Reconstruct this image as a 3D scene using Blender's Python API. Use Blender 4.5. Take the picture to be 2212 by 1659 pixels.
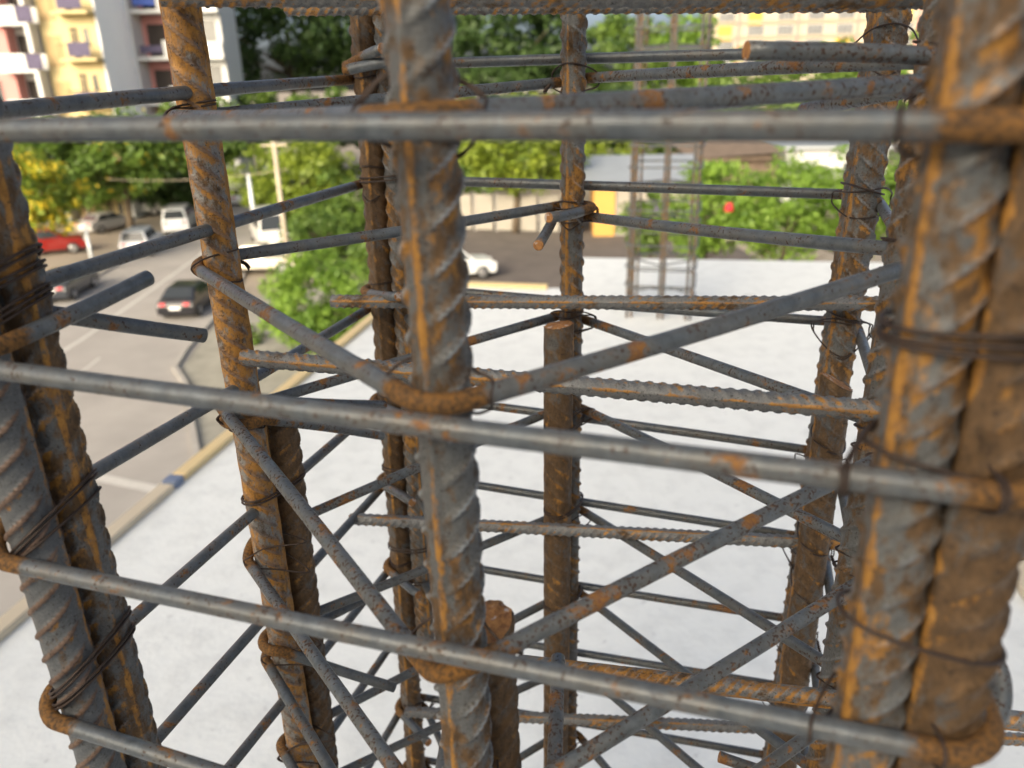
import bpy, bmesh, math, random
import numpy as np
from mathutils import Vector, Matrix
R = math.radians
random.seed(7)
for o in list(bpy.data.objects):
    bpy.data.objects.remove(o, do_unlink=True)
S = bpy.context.scene
COL = S.collection

# ------------------------------------------------------------------ camera, sky, sun, exposure
PITCH, ROLL, EYE, FPX = R(21.25), R(-1.18), 1.55, 1680.0        # slab top is z = 0
cam = bpy.data.cameras.new('camera')
cam.sensor_width = 36.0
cam.lens = FPX / 2212.0 * 36.0
cam.clip_start, cam.clip_end = 0.02, 2000.0
cam.dof.use_dof = True
cam.dof.focus_distance = 0.60
cam.dof.aperture_fstop = 6.5
cam_ob = bpy.data.objects.new('camera', cam)
COL.objects.link(cam_ob)
cam_ob.matrix_world = Matrix.Translation((0, 0, EYE)) @ Matrix.Rotation(R(90) - PITCH, 4, 'X') @ Matrix.Rotation(ROLL, 4, 'Z')
S.camera = cam_ob

SUN_EL, SUN_AZ = 24.0, 206.0         # compass style: 0 = +Y, clockwise
W = bpy.data.worlds.new('World')
S.world = W
W.use_nodes = True
wn = W.node_tree
sky = wn.nodes.new('ShaderNodeTexSky')
sky.sky_type = 'NISHITA'
sky.sun_disc = False
sky.sun_elevation = R(SUN_EL)
sky.sun_rotation = R(SUN_AZ)
sky.air_density = 0.40
sky.dust_density = 6.0
sky.ozone_density = 0.55
bg = wn.nodes['Background']
bg.inputs['Strength'].default_value = 0.15
wn.links.new(sky.outputs['Color'], bg.inputs['Color'])
sl = bpy.data.lights.new('sun', 'SUN')
sl.energy = 0.4
sl.angle = R(6)
sl.color = (1.0, 0.90, 0.76)
sun = bpy.data.objects.new('sun', sl)
COL.objects.link(sun)
sd = Vector((math.sin(R(SUN_AZ)) * math.cos(R(SUN_EL)), math.cos(R(SUN_AZ)) * math.cos(R(SUN_EL)), math.sin(R(SUN_EL))))
sun.rotation_euler = sd.to_track_quat('Z', 'Y').to_euler()
S.view_settings.view_transform = 'Standard'
S.view_settings.look = 'None'
S.view_settings.exposure = 1.56
S.view_settings.gamma = 1.0
S.view_settings.use_white_balance = True
S.view_settings.white_balance_temperature = 7150
S.view_settings.white_balance_tint = 3
S.render.engine = 'CYCLES'

# ------------------------------------------------------------------ pixel -> direction (photo measured at 2212 px wide)
_p, _r = PITCH, ROLL
_x0 = np.array([1., 0, 0]); _y0 = np.array([0, math.sin(_p), math.cos(_p)]); _fw = np.array([0, math.cos(_p), -math.sin(_p)])
_xc = math.cos(_r) * _x0 + math.sin(_r) * _y0
_yc = -math.sin(_r) * _x0 + math.cos(_r) * _y0
_C = np.array([0, 0, EYE])
def ray(px, py): return _fw + _xc * (px - 1106) / FPX - _yc * (py - 829.5) / FPX
def at_dist(px, py, Y):
    d = ray(px, py); return _C + d * (Y / d[1])
def at_height(px, py, Z):
    d = ray(px, py); return _C + d * ((Z - EYE) / d[2])
GROUND = -8.95

# ------------------------------------------------------------------ object helpers
def tag(o, label=None, cat=None, group=None, kind=None):
    if label: o['label'] = label
    if cat: o['category'] = cat
    if group: o['group'] = group
    if kind: o['kind'] = kind
    return o
def empty(name, loc, rz=0.0):
    o = bpy.data.objects.new(name, None)
    o.empty_display_size = 0.2
    COL.objects.link(o)
    o.location = loc
    o.rotation_euler = (0, 0, rz)
    return o
def mesh_np(name, V, F, smooth=True, attrs=None, mats=(), midx=None):
    """V (n,3) array, F (m,4) or (m,3) int array"""
    V = np.asarray(V, np.float32); F = np.asarray(F, np.int32)
    me = bpy.data.meshes.new(name)
    me.vertices.add(len(V)); me.vertices.foreach_set('co', V.ravel())
    k = F.shape[1]
    me.loops.add(F.size); me.loops.foreach_set('vertex_index', F.ravel())
    me.polygons.add(len(F))
    me.polygons.foreach_set('loop_start', np.arange(0, F.size, k, dtype=np.int32))
    me.polygons.foreach_set('loop_total', np.full(len(F), k, np.int32))
    me.polygons.foreach_set('use_smooth', np.full(len(F), smooth, bool))
    if midx is not None: me.polygons.foreach_set('material_index', np.asarray(midx, np.int32))
    for a, v in (attrs or {}).items():
        at = me.attributes.new(a, 'FLOAT', 'POINT'); at.data.foreach_set('value', np.asarray(v, np.float32))
    for m in mats: me.materials.append(m)
    me.update(calc_edges=True); me.validate()
    return me
def link(name, me, parent=None, loc=(0, 0, 0), rot=(0, 0, 0)):
    o = bpy.data.objects.new(name, me)
    COL.objects.link(o)
    o.parent = parent
    o.location = loc
    o.rotation_euler = rot
    return o
class MB:
    """collects simple solids into one mesh"""
    def __init__(s): s.v = []; s.f = []
    def box(s, a, b, rz=0.0, about=None):
        x0, y0, z0 = a; x1, y1, z1 = b
        pts = [(x0, y0, z0), (x1, y0, z0), (x1, y1, z0), (x0, y1, z0), (x0, y0, z1), (x1, y0, z1), (x1, y1, z1), (x0, y1, z1)]
        if rz:
            c = about or ((x0 + x1) / 2, (y0 + y1) / 2); cs, sn = math.cos(rz), math.sin(rz)
            pts = [(c[0] + (x - c[0]) * cs - (y - c[1]) * sn, c[1] + (x - c[0]) * sn + (y - c[1]) * cs, z) for x, y, z in pts]
        n = len(s.v); s.v += pts
        s.f += [[n + i for i in q] for q in ((0, 3, 2, 1), (4, 5, 6, 7), (0, 1, 5, 4), (1, 2, 6, 5), (2, 3, 7, 6), (3, 0, 4, 7))]
        return s
    def quad(s, *pts):
        n = len(s.v); s.v += [tuple(p) for p in pts]; s.f.append([n + i for i in range(len(pts))]); return s
    def prism(s, poly, z0, z1):
        n = len(s.v); m = len(poly)
        s.v += [(x, y, z0) for x, y in poly] + [(x, y, z1) for x, y in poly]
        s.f.append([n + i for i in range(m)][::-1]); s.f.append([n + m + i for i in range(m)])
        for i in range(m): s.f.append([n + i, n + (i + 1) % m, n + m + (i + 1) % m, n + m + i])
        return s
    def cyl(s, p, q, r0, r1=None, k=12):
        r1 = r0 if r1 is None else r1
        p, q = Vector(p), Vector(q); d = (q - p).normalized(); a = d.orthogonal().normalized(); b = d.cross(a)
        n = len(s.v)
        for c, r in ((p, r0), (q, r1)):
            for i in range(k):
                t = 2 * math.pi * i / k; s.v.append(tuple(c + a * math.cos(t) * r + b * math.sin(t) * r))
        for i in range(k): s.f.append([n + i, n + (i + 1) % k, n + k + (i + 1) % k, n + k + i])
        s.f.append([n + i for i in range(k)][::-1]); s.f.append([n + k + i for i in range(k)])
        return s
    def build(s, name, mat, parent=None, bevel=0.0, smooth=False, loc=(0, 0, 0), rot=(0, 0, 0)):
        me = bpy.data.meshes.new(name); me.from_pydata(s.v, [], s.f)
        if bevel or True:
            bm = bmesh.new(); bm.from_mesh(me)
            bmesh.ops.recalc_face_normals(bm, faces=bm.faces)
            if bevel: bmesh.ops.bevel(bm, geom=bm.edges[:], offset=bevel, segments=2, affect='EDGES', profile=0.5, clamp_overlap=True)
            bm.to_mesh(me); bm.free()
        if smooth: me.polygons.foreach_set('use_smooth', [True] * len(me.polygons))
        me.materials.append(mat)
        return link(name, me, parent, loc, rot)

# ------------------------------------------------------------------ materials
def new_mat(name):
    m = bpy.data.materials.new(name); m.use_nodes = True
    nt = m.node_tree; b = nt.nodes['Principled BSDF']
    return m, nt, b
def N(nt, t, **kw):
    n = nt.nodes.new(t)
    for k, v in kw.items():
        if k in n.inputs.keys(): n.inputs[k].default_value = v
        else: setattr(n, k, v)
    return n
def ramp(nt, src, p0, p1, c0=(0, 0, 0, 1), c1=(1, 1, 1, 1)):
    r = nt.nodes.new('ShaderNodeValToRGB')
    e = r.color_ramp.elements
    e[0].position, e[1].position = p0, p1
    e[0].color, e[1].color = c0, c1
    nt.links.new(src, r.inputs[0]); return r.outputs[0]
def mixc(nt, fac, a, b):
    m = nt.nodes.new('ShaderNodeMix'); m.data_type = 'RGBA'
    for sock, v in ((m.inputs[0], fac), (m.inputs[6], a), (m.inputs[7], b)):
        if isinstance(v, (float, int)): sock.default_value = v
        elif isinstance(v, tuple): sock.default_value = v if len(v) == 4 else (*v, 1)
        else: nt.links.new(v, sock)
    return m.outputs[2]
def math_n(nt, op, a, b=None, clamp=False):
    m = nt.nodes.new('ShaderNodeMath'); m.operation = op; m.use_clamp = clamp
    for i, v in enumerate((a, b)):
        if v is None: continue
        if isinstance(v, (float, int)): m.inputs[i].default_value = v
        else: nt.links.new(v, m.inputs[i])
    return m.outputs[0]
def coords(nt, scale=(1, 1, 1), rand=True):
    tc = nt.nodes.new('ShaderNodeTexCoord'); mp = nt.nodes.new('ShaderNodeMapping')
    mp.inputs['Scale'].default_value = scale
    nt.links.new(tc.outputs['Object'], mp.inputs['Vector'])
    if rand:
        oi = nt.nodes.new('ShaderNodeObjectInfo')
        cx = nt.nodes.new('ShaderNodeCombineXYZ')
        for i, k in enumerate((37.0, 91.0, 53.0)): nt.links.new(math_n(nt, 'MULTIPLY', oi.outputs['Random'], k), cx.inputs[i])
        nt.links.new(cx.outputs[0], mp.inputs['Location'])
    return mp.outputs[0]
def noise(nt, vec, scale, detail=4, rough=0.6, out='Fac'):
    n = N(nt, 'ShaderNodeTexNoise'); n.inputs['Scale'].default_value = scale
    n.inputs['Detail'].default_value = detail; n.inputs['Roughness'].default_value = rough
    nt.links.new(vec, n.inputs['Vector']); return n.outputs[out]
def bump(nt, b, h, strength, dist=0.001):
    n = nt.nodes.new('ShaderNodeBump'); n.inputs['Strength'].default_value = strength; n.inputs['Distance'].default_value = dist
    nt.links.new(h, n.inputs['Height']); nt.links.new(n.outputs[0], b.inputs['Normal'])
def attr(nt, name):
    a = nt.nodes.new('ShaderNodeAttribute'); a.attribute_name = name; return a.outputs['Fac']

def rust_mat(name, orange, brown, steel=(.125, .128, .125), along='Z', metallic=.2, dark=1.0, rib_brown=0.0, glint_amt=.3):
    """hot rolled bar: grey mill scale, brown rust film, orange patches gathering along seams and beside ribs"""
    m, nt, b = new_mat(name)
    st = {'Z': (1, 1, .55), 'X': (.55, 1, 1)}[along]
    v = coords(nt, st); vi = coords(nt)
    n1 = noise(nt, v, 85, 6, .7)
    n2 = noise(nt, v, 210, 5, .7)
    n3 = noise(nt, vi, 700, 4, .65)
    n4 = noise(nt, v, 62, 6, .72)
    n5 = noise(nt, vi, 14, 3, .6)
    rib = attr(nt, 'rib'); seam = attr(nt, 'seam'); skirt = attr(nt, 'skirt')
    grey = mixc(nt, ramp(nt, n3, .3, .7), tuple(c * .72 * dark for c in steel), tuple(c * 1.2 * dark for c in steel))
    brn = mixc(nt, ramp(nt, n2, .3, .7), (.058 * dark, .034 * dark, .015 * dark), (.165 * dark, .095 * dark, .042 * dark))
    bsum = math_n(nt, 'ADD', math_n(nt, 'MULTIPLY', n1, .7), math_n(nt, 'MULTIPLY', n5, .3))
    c = mixc(nt, ramp(nt, bsum, .66 - brown * .34, .74 - brown * .34), grey, brn)
    of = math_n(nt, 'ADD', math_n(nt, 'MULTIPLY', n4, .75), math_n(nt, 'MULTIPLY', n5, .25))
    of = math_n(nt, 'ADD', of, math_n(nt, 'MULTIPLY', seam, .14))
    of = math_n(nt, 'ADD', of, math_n(nt, 'MULTIPLY', skirt, .10))
    org = mixc(nt, ramp(nt, n2, .3, .7), (.23, .095, .016), (.45, .225, .045))
    of2 = ramp(nt, of, .70 - orange * .26, .76 - orange * .26)
    of2 = math_n(nt, 'MULTIPLY', of2, ramp(nt, n2, .25, .5))
    c = mixc(nt, math_n(nt, 'MULTIPLY', of2, .93), c, org)
    rib_glint = math_n(nt, 'MULTIPLY', ramp(nt, rib, .55, .95), ramp(nt, n4, .42, .55))  # bluish-white highlight painted on the rib crests, broken up by noise
    c = mixc(nt, math_n(nt, 'MULTIPLY', rib_glint, glint_amt), c, (.32, .35, .37, 1))
    if rib_brown: c = mixc(nt, math_n(nt, 'MULTIPLY', ramp(nt, rib, .25, .6), rib_brown), c, mixc(nt, ramp(nt, n2, .3, .7), (.06, .028, .015), (.24, .15, .10)))
    frk = math_n(nt, 'MULTIPLY', ramp(nt, noise(nt, vi, 480, 3, .6), .60, .66), .7)
    c = mixc(nt, frk, c, (.022, .014, .010, 1))
    spk = ramp(nt, n3, .66, .72)
    c = mixc(nt, math_n(nt, 'MULTIPLY', spk, .35), c, (.34, .31, .28, 1))
    nt.links.new(c, b.inputs['Base Color'])
    b.inputs['Metallic'].default_value = metallic
    nt.links.new(ramp(nt, n1, .3, .75, (.45, .45, .45, 1), (.82, .82, .82, 1)), b.inputs['Roughness'])
    h = math_n(nt, 'ADD', math_n(nt, 'MULTIPLY', n3, .5), n2)
    bump(nt, b, h, .28, .0006)
    return m
def tie_mat(name, spot=.5, ochre=1.0, tone=1.0):
    """smooth round bar: blue-grey mill scale, rust freckles, ochre film where it was bent"""
    m, nt, b = new_mat(name)
    v = coords(nt)
    n1 = noise(nt, v, 38, 5, .62); n2 = noise(nt, v, 430, 2, .5); n3 = noise(nt, v, 900, 2, .5); n4 = noise(nt, v, 120, 5, .7)
    bend = attr(nt, 'bend')
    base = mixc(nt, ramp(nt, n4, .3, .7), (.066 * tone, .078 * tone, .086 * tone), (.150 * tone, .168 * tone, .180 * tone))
    base = mixc(nt, ramp(nt, n1, .40, .75), base, (.15 * tone, .14 * tone, .12 * tone, 1))
    fr = math_n(nt, 'ADD', math_n(nt, 'MULTIPLY', n1, .38), math_n(nt, 'MULTIPLY', n2, .72))
    frk = ramp(nt, fr, .735 - spot * .2, .79 - spot * .2)
    c = mixc(nt, math_n(nt, 'MULTIPLY', frk, .85), base, (.062, .031, .018, 1))
    pat = ramp(nt, math_n(nt, 'ADD', math_n(nt, 'MULTIPLY', n1, .7), math_n(nt, 'MULTIPLY', n4, .4)), .69 - spot * .12, .74 - spot * .12)
    c = mixc(nt, math_n(nt, 'MULTIPLY', pat, .8), c, mixc(nt, ramp(nt, n2, .3, .7), (.17, .06, .018), (.36, .17, .04)))
    bf = ramp(nt, math_n(nt, 'ADD', bend, math_n(nt, 'MULTIPLY', math_n(nt, 'SUBTRACT', n4, .5), .9)), .42, .62)
    c = mixc(nt, math_n(nt, 'MULTIPLY', bf, ochre * .92), c, mixc(nt, ramp(nt, n2, .32, .68), (.055, .027, .008), (.25, .115, .022)))
    nt.links.new(c, b.inputs['Base Color'])
    b.inputs['Metallic'].default_value = .3
    rr = math_n(nt, 'ADD', .43, math_n(nt, 'MULTIPLY', math_n(nt, 'MAXIMUM', math_n(nt, 'MAXIMUM', bf, pat), frk), .38))
    nt.links.new(rr, b.inputs['Roughness'])
    bump(nt, b, math_n(nt, 'ADD', n2, math_n(nt, 'MULTIPLY', n3, .4)), .35, .0005)
    return m
def simple(name, col, rough=.7, metallic=0.0, var=0.25, scale=2.0, bmp=0.0, spec=None):
    m, nt, b = new_mat(name)
    v = coords(nt)
    n = noise(nt, v, scale, 5, .6)
    c = mixc(nt, n, tuple(x * (1 - var) for x in col), tuple(min(1, x * (1 + var)) for x in col))
    nt.links.new(c, b.inputs['Base Color'])
    b.inputs['Roughness'].default_value = rough; b.inputs['Metallic'].default_value = metallic
    if spec is not None: b.inputs['Specular IOR Level'].default_value = spec
    if bmp: bump(nt, b, n, bmp, .02)
    return m
M = {}
M['bar_grey'] = rust_mat('bar grey scale', .46, .50, metallic=.25, glint_amt=.8)
M['bar_scale'] = rust_mat('bar blue grey scale', .40, .36, steel=(.115, .122, .126), rib_brown=.85)
M['bar_mix'] = rust_mat('bar mixed rust', .58, .58, glint_amt=.35)
M['bar_orange'] = rust_mat('bar orange rust', .84, .50, steel=(.22, .215, .20), rib_brown=.55)
M['bar_brown'] = rust_mat('bar brown rust', .36, .80, steel=(.10, .096, .09), dark=.95, glint_amt=.08)
M['bar_thin'] = rust_mat('ribbed crossbar', .50, .38, steel=(.17, .175, .175), along='X', metallic=.25)
M['bar_thin_rusty'] = rust_mat('ribbed crossbar rusty', .64, .42, steel=(.17, .175, .175), along='X', metallic=.25)
M['tie'] = tie_mat('stirrup steel', .50)
M['tie_rusty'] = tie_mat('stirrup steel rusty', .70)
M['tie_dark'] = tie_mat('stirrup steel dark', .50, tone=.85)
M['wire'] = simple('tie wire', (.055, .038, .03), .55, .5, .5, 300)
def cut_mat():
    m, nt, b = new_mat('sawn steel end')
    v = coords(nt); n = noise(nt, v, 260, 5, .7)
    c = mixc(nt, ramp(nt, n, .35, .65), (.20, .085, .035, 1), (.46, .22, .07, 1))
    c = mixc(nt, ramp(nt, noise(nt, v, 160, 3), .58, .66), c, (.5, .44, .40, 1))
    nt.links.new(c, b.inputs['Base Color']); b.inputs['Roughness'].default_value = .8
    bump(nt, b, n, .6, .001)
    return m
M['cut'] = cut_mat()
def slab_mat():
    m, nt, b = new_mat('pale concrete slab')
    v = coords(nt, rand=False)
    n1 = noise(nt, v, 1.3, 6, .6); n2 = noise(nt, v, 9, 6, .65); n3 = noise(nt, v, 60, 4, .6); n4 = noise(nt, v, 26, 3, .55)
    c = mixc(nt, n1, (.725, .74, .705, 1), (.835, .85, .815, 1))
    c = mixc(nt, math_n(nt, 'MULTIPLY', ramp(nt, n2, .46, .74), .55), c, (.56, .57, .55, 1))
    c = mixc(nt, math_n(nt, 'MULTIPLY', ramp(nt, n4, .66, .74), .5), c, (.42, .42, .41, 1))
    c = mixc(nt, math_n(nt, 'MULTIPLY', ramp(nt, n3, .68, .78), .25), c, (.5, .5, .49, 1))
    nt.links.new(c, b.inputs['Base Color']); b.inputs['Roughness'].default_value = .62
    h = math_n(nt, 'ADD', math_n(nt, 'MULTIPLY', n2, 1.0), math_n(nt, 'MULTIPLY', n3, .25))
    bump(nt, b, h, .5, .012)
    return m
M['slab'] = slab_mat()
def wood_mat(name, c0, c1):
    m, nt, b = new_mat(name)
    v = coords(nt, (14, 14, 1.2)); n = noise(nt, v, 3.5, 6, .65)
    v2 = coords(nt, (1, 1, 1)); n2 = noise(nt, v2, 3, 4)
    c = mixc(nt, n, c0, c1); c = mixc(nt, math_n(nt, 'MULTIPLY', n2, .35), c, (.42, .38, .33, 1))
    nt.links.new(c, b.inputs['Base Color']); b.inputs['Roughness'].default_value = .75
    return m
M['timber'] = wood_mat('formwork timber', (.62, .44, .18), (.80, .62, .32))
M['timber_dull'] = wood_mat('old timber', (.50, .41, .28), (.68, .58, .42))
M['blue'] = simple('blue tape', (.15, .19, .28), .6)
M['asphalt'] = simple('asphalt', (.28, .265, .25), .9, var=.3, scale=.5, bmp=.2)
M['earth'] = simple('bare earth', (.27, .23, .18), .95, var=.4, scale=.35, bmp=.3)
M['soil'] = simple('dark soil', (.105, .088, .078), .95, var=.45, scale=.7, bmp=.3)
M['kerb'] = simple('kerb concrete', (.30, .285, .265), .85)
M['grassy'] = simple('verge soil', (.245, .235, .20), .95, var=.5, scale=1.2)
M['marking'] = simple('road paint', (.42, .41, .39), .7, var=.25, scale=4)
M['white_wall'] = simple('white render', (.54, .55, .55), .85, var=.05, scale=.6)
M['blue_white'] = simple('pale render', (.80, .83, .85), .85, var=.05, scale=.5)
M['pink'] = simple('pink render', (.47, .215, .20), .85, var=.10, scale=.6)
M['yellow'] = simple('yellow render', (.50, .41, .22), .85, var=.08, scale=.6)
M['cream'] = simple('cream render', (.38, .33, .26), .85, var=.07, scale=.3)
M['cream_band'] = simple('cream band', (.30, .26, .20), .85)
M['pane'] = simple('window glass', (.05, .055, .06), .15, var=.6, scale=1.3)
M['pane_pale'] = simple('curtained glass', (.11, .115, .12), .3, var=.5, scale=1.5)
M['dark_open'] = simple('dark opening', (.035, .028, .025), .8, var=.6, scale=1)
M['tan_open'] = simple('tan shutter', (.36, .26, .13), .8)
M['cloth_blue'] = simple('blue laundry', (.06, .11, .38), .9, var=.6, scale=6)
M['cloth_mix'] = simple('dark laundry', (.08, .07, .12), .9, var=.8, scale=7)
M['red'] = simple('red cloth', (.55, .03, .04), .8)
M['orange_wall'] = simple('orange painted wall', (.50, .27, .07), .8, var=.10)
M['sun_glint'] = simple('yellow sun glint', (.45, .30, .05), .6)  # yellow of sun reflections, put into the base colour
M['roof_metal'] = simple('pale sheet roof', (.27, .295, .32), .45, .2, .15, 1)
M['roof_brown'] = simple('weathered roof', (.13, .095, .07), .9, var=.6, scale=1.5)
M['fence'] = simple('grey concrete fence', (.28, .26, .225), .9, var=.18, scale=1.5)
M['bark'] = simple('bark', (.10, .075, .05), .95, var=.4, scale=4, bmp=.5)
M['pole'] = simple('weathered pole', (.42, .36, .28), .8)
M['steel_pole'] = simple('galvanised pole', (.58, .62, .65), .45, .3)
M['tyre'] = simple('tyre', (.02, .02, .02), .9)
M['rim'] = simple('rim', (.45, .45, .46), .35, .8)
M['car_glass'] = simple('car glass', (.03, .035, .04), .08)
M['lamp_red'] = simple('tail lamp', (.5, .06, .07), .25)
M['lamp_clear'] = simple('head lamp', (.75, .75, .72), .2)
M['plate'] = simple('number plate', (.75, .75, .74), .5)
def paint(name, c):
    m = simple(name, c, .28, .1, .05, 2); m.node_tree.nodes['Principled BSDF'].inputs['Coat Weight'].default_value = .6; return m
def leaf_mat(name, c0, c1, trans=.45):
    m = bpy.data.materials.new(name); m.use_nodes = True; nt = m.node_tree
    b = nt.nodes['Principled BSDF']; out = nt.nodes['Material Output']
    c = mixc(nt, attr(nt, 'tone'), c0, c1)
    nt.links.new(c, b.inputs['Base Color']); b.inputs['Roughness'].default_value = .55
    t = nt.nodes.new('ShaderNodeBsdfTranslucent'); nt.links.new(c, t.inputs['Color'])
    mx = nt.nodes.new('ShaderNodeMixShader'); mx.inputs[0].default_value = trans
    nt.links.new(b.outputs[0], mx.inputs[1]); nt.links.new(t.outputs[0], mx.inputs[2]); nt.links.new(mx.outputs[0], out.inputs['Surface'])
    return m
M['leaf_dark'] = leaf_mat('dark foliage', (.02, .05, .014), (.085, .15, .038))
M['leaf_mid'] = leaf_mat('mid foliage', (.045, .10, .018), (.20, .31, .055))
M['leaf_bright'] = leaf_mat('bright foliage', (.07, .16, .02), (.30, .46, .07))
M['leaf_yellow'] = leaf_mat('yellow green foliage', (.06, .12, .015), (.34, .42, .05))
M['blossom'] = leaf_mat('yellow blossom', (.55, .42, .03), (.80, .64, .06))

# ------------------------------------------------------------------ the setting: ground, road, slab
tag(MB().quad((-600, -300, GROUND), (600, -300, GROUND), (600, 1500, GROUND), (-600, 1500, GROUND)).build('ground', M['earth']), kind='structure')
def sheet(name, pts, mat, z, kind='structure'):
    o = MB().quad(*[(x, y, z) for x, y in pts]).build(name, mat)
    return tag(o, kind=kind)
def gpt(px, py): p = at_height(px, py, GROUND); return (float(p[0]), float(p[1]))
road_l = [(-24.0, -30), (-23.5, 20), (-24.6, 45), (-27.0, 66), (-31, 95), (-40, 140)]
road_r = [(-2.5, -30), (-5.5, 12), (-13.2, 29), (-14.8, 40), (-18.2, 58), (-22.5, 80), (-30, 140)]
sheet('road', road_l[::-1][::-1] + road_r[::-1], M['asphalt'], GROUND + .012)
def strip(name, a, b, w, mat, z, parent=None):
    a, b = Vector(a), Vector(b); d = (b - a).normalized(); n = Vector((-d.y, d.x)) * w / 2
    return MB().quad((*(a + n), z), (*(a - n), z), (*(b - n), z), (*(b + n), z)).build(name, mat, parent)
for a, b, w in (((-19.2, 22), (-19.4, 34), .22), ((-19.4, 34), (-20.8, 52), .22), ((-20.8, 52), (-24.5, 70), .22),
                ((-17.0, 27), (-17.3, 31), .12), ((-12.4, 20.3), (-9.9, 19.3), .38)):
    tag(strip('road_marking', a, b, w, M['marking'], GROUND + .018), kind='structure')
def kerb(pts, h=.14, w=.2):
    m = MB()
    for a, b in zip(pts, pts[1:]):
        a, b = Vector(a), Vector(b); d = (b - a).normalized(); n = Vector((-d.y, d.x)) * w / 2
        q = [a + n, a - n, b - n, b + n]
        m.prism([(p.x, p.y) for p in q], GROUND, GROUND + h)
    return tag(m.build('kerb', M['kerb']), kind='structure')
kerb([(-5.5, 12), (-12.4, 27.6), (-13.5, 29.4), (-13.9, 31.5), (-14.8, 40), (-18.2, 58)])
kerb([(-23.7, 20), (-24.7, 45), (-27.1, 66)])
sheet('verge', [(-5.2, 12), (-13.3, 29.6), (-14.6, 40), (-9, 44), (-2, 36), (2, 16)], M['grassy'], GROUND + .008)
sheet('yard', [(-6, 42), (-8, 62), (14, 64), (16, 40)], M['soil'], GROUND + .006)

SLAB = [(-2.616, -4.0), (-1.573, 1.936), (-0.989, 5.28), (-0.80, 6.36), (0.492, 6.06), (0.607, 7.23), (3.264, 6.76), (9.0, 5.75), (9.0, -4.0)]
tag(MB().prism(SLAB, -.24, 0.0).build('slab', M['slab']), kind='structure')
def shrink(poly, d):
    c = Vector((3.2, 1.6)); return [tuple(Vector(p) + (c - Vector(p)).normalized() * d) for p in poly]
bt = empty('unfinished_building', (3.2, 1.6, GROUND))
loc = lambda pts: [(x - 3.2, y - 1.6) for x, y in pts]
MB().prism(loc(shrink(SLAB, .7)), 0.0, 5.6).build('wall', M['fence'], bt)
MB().prism(loc(shrink(SLAB, .5)), 5.6, 5.86).build('storey_slab', M['kerb'], bt)
for x, y in ((-1.2, -3.2), (-.4, 1.9), (.2, 5.3), (3.2, 5.9), (7.8, 4.8), (7.8, -3), (3.2, -3.2), (3.2, 1.6)):
    MB().box((x - 3.2 - .2, y - 1.6 - .2, 5.86), (x - 3.2 + .2, y - 1.6 + .2, 8.71)).build('column', M['kerb'], bt)
tag(bt, 'grey concrete building frame under the pale slab', 'building')

def plank(a, b, w, t, z0, mat, label, group=None, off=.0):
    a, b = Vector(a), Vector(b); L = (b - a).length
    o = MB().box((-w / 2, -t / 2, 0), (w / 2, t / 2, L)).build('plank', mat, bevel=.004)
    d = (b - a).normalized()
    zax = Vector((d.x, d.y, 0)); yax = Vector((0, 0, 1)); xax = yax.cross(zax)
    o.matrix_world = Matrix(((xax.x, yax.x, zax.x, a.x), (xax.y, yax.y, zax.y, a.y), (xax.z, yax.z, zax.z, z0), (0, 0, 0, 1)))
    return tag(o, label, 'plank', group)
def along(a, b, t): return tuple(Vector(a) + (Vector(b) - Vector(a)) * t)
eA, eB, eC = (-2.616, -4.0), (-1.573, 1.936), (-0.80, 6.36)
sh = lambda p, dx: (p[0] - dx, p[1])
J = at_height(378, 1042, 0)
# edge boards stand on the slab's rim
plank(sh(eA, -.03), sh((-1.462, 2.85), -.03), .060, .03, .017, M['timber_dull'], 'weathered formwork board along the slab edge before the blue joint')
plank(sh((-1.447, 2.94), -.03), sh((-0.815, 6.33), -.03), .060, .03, .017, M['timber'], 'bright yellow formwork board along the slab edge beyond the blue joint')
plank(sh((-1.460, 2.865), -.03), sh((-1.450, 2.925), -.03), .064, .034, .019, M['blue'], 'short blue block joining the two edge boards')
plank((-0.74, 6.31), (.30, 6.07), .07, .03, .017, M['timber'], 'yellow formwork board along the far slab edge behind the cage')
q = at_height(2225, 1270, 0)
plank((q[0] - .02, q[1] - .12), (q[0] + .06, q[1] + .35), .10, .03, .017, M['timber_dull'], 'loose timber offcut lying on the slab beside the cage')
q = at_height(2235, 1470, 0)
plank((q[0] - .02, q[1] - .12), (q[0] + .5, q[1] + .05), .09, .025, .014, M['timber_dull'], 'small timber offcut lying close to the cage foot')

# bits of wire dropped on the slab
for px, py, rad, sweep, lab in ((1395, 1245, .030, 3.6, 'curled grey wire offcut on the slab under the crossing stirrups'), (640, 1500, .026, 4.4, 'small loop of grey wire on the slab behind the left starter bars'),
                                (1660, 1165, .034, 2.6, 'open curve of grey wire on the slab near the far right starter bar'), (1620, 640, .05, 2.2, 'bent grey wire lying on the slab between the two cages')):
    c_ = at_height(px, py, 0); a0_ = random.uniform(0, 6)
    m_ = MB(); P_ = [(rad * math.cos(a0_ + sweep * i / 14), rad * math.sin(a0_ + sweep * i / 14) * .8, .0016 + .004 * math.sin(i)**2) for i in range(15)]
    for p_, q_ in zip(P_, P_[1:]): m_.cyl(p_, q_, .0012, .0012, 6)
    tag(m_.build('wire_offcut', M['kerb'], smooth=True, loc=(float(c_[0]), float(c_[1]), 0)), lab, 'wire')
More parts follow.
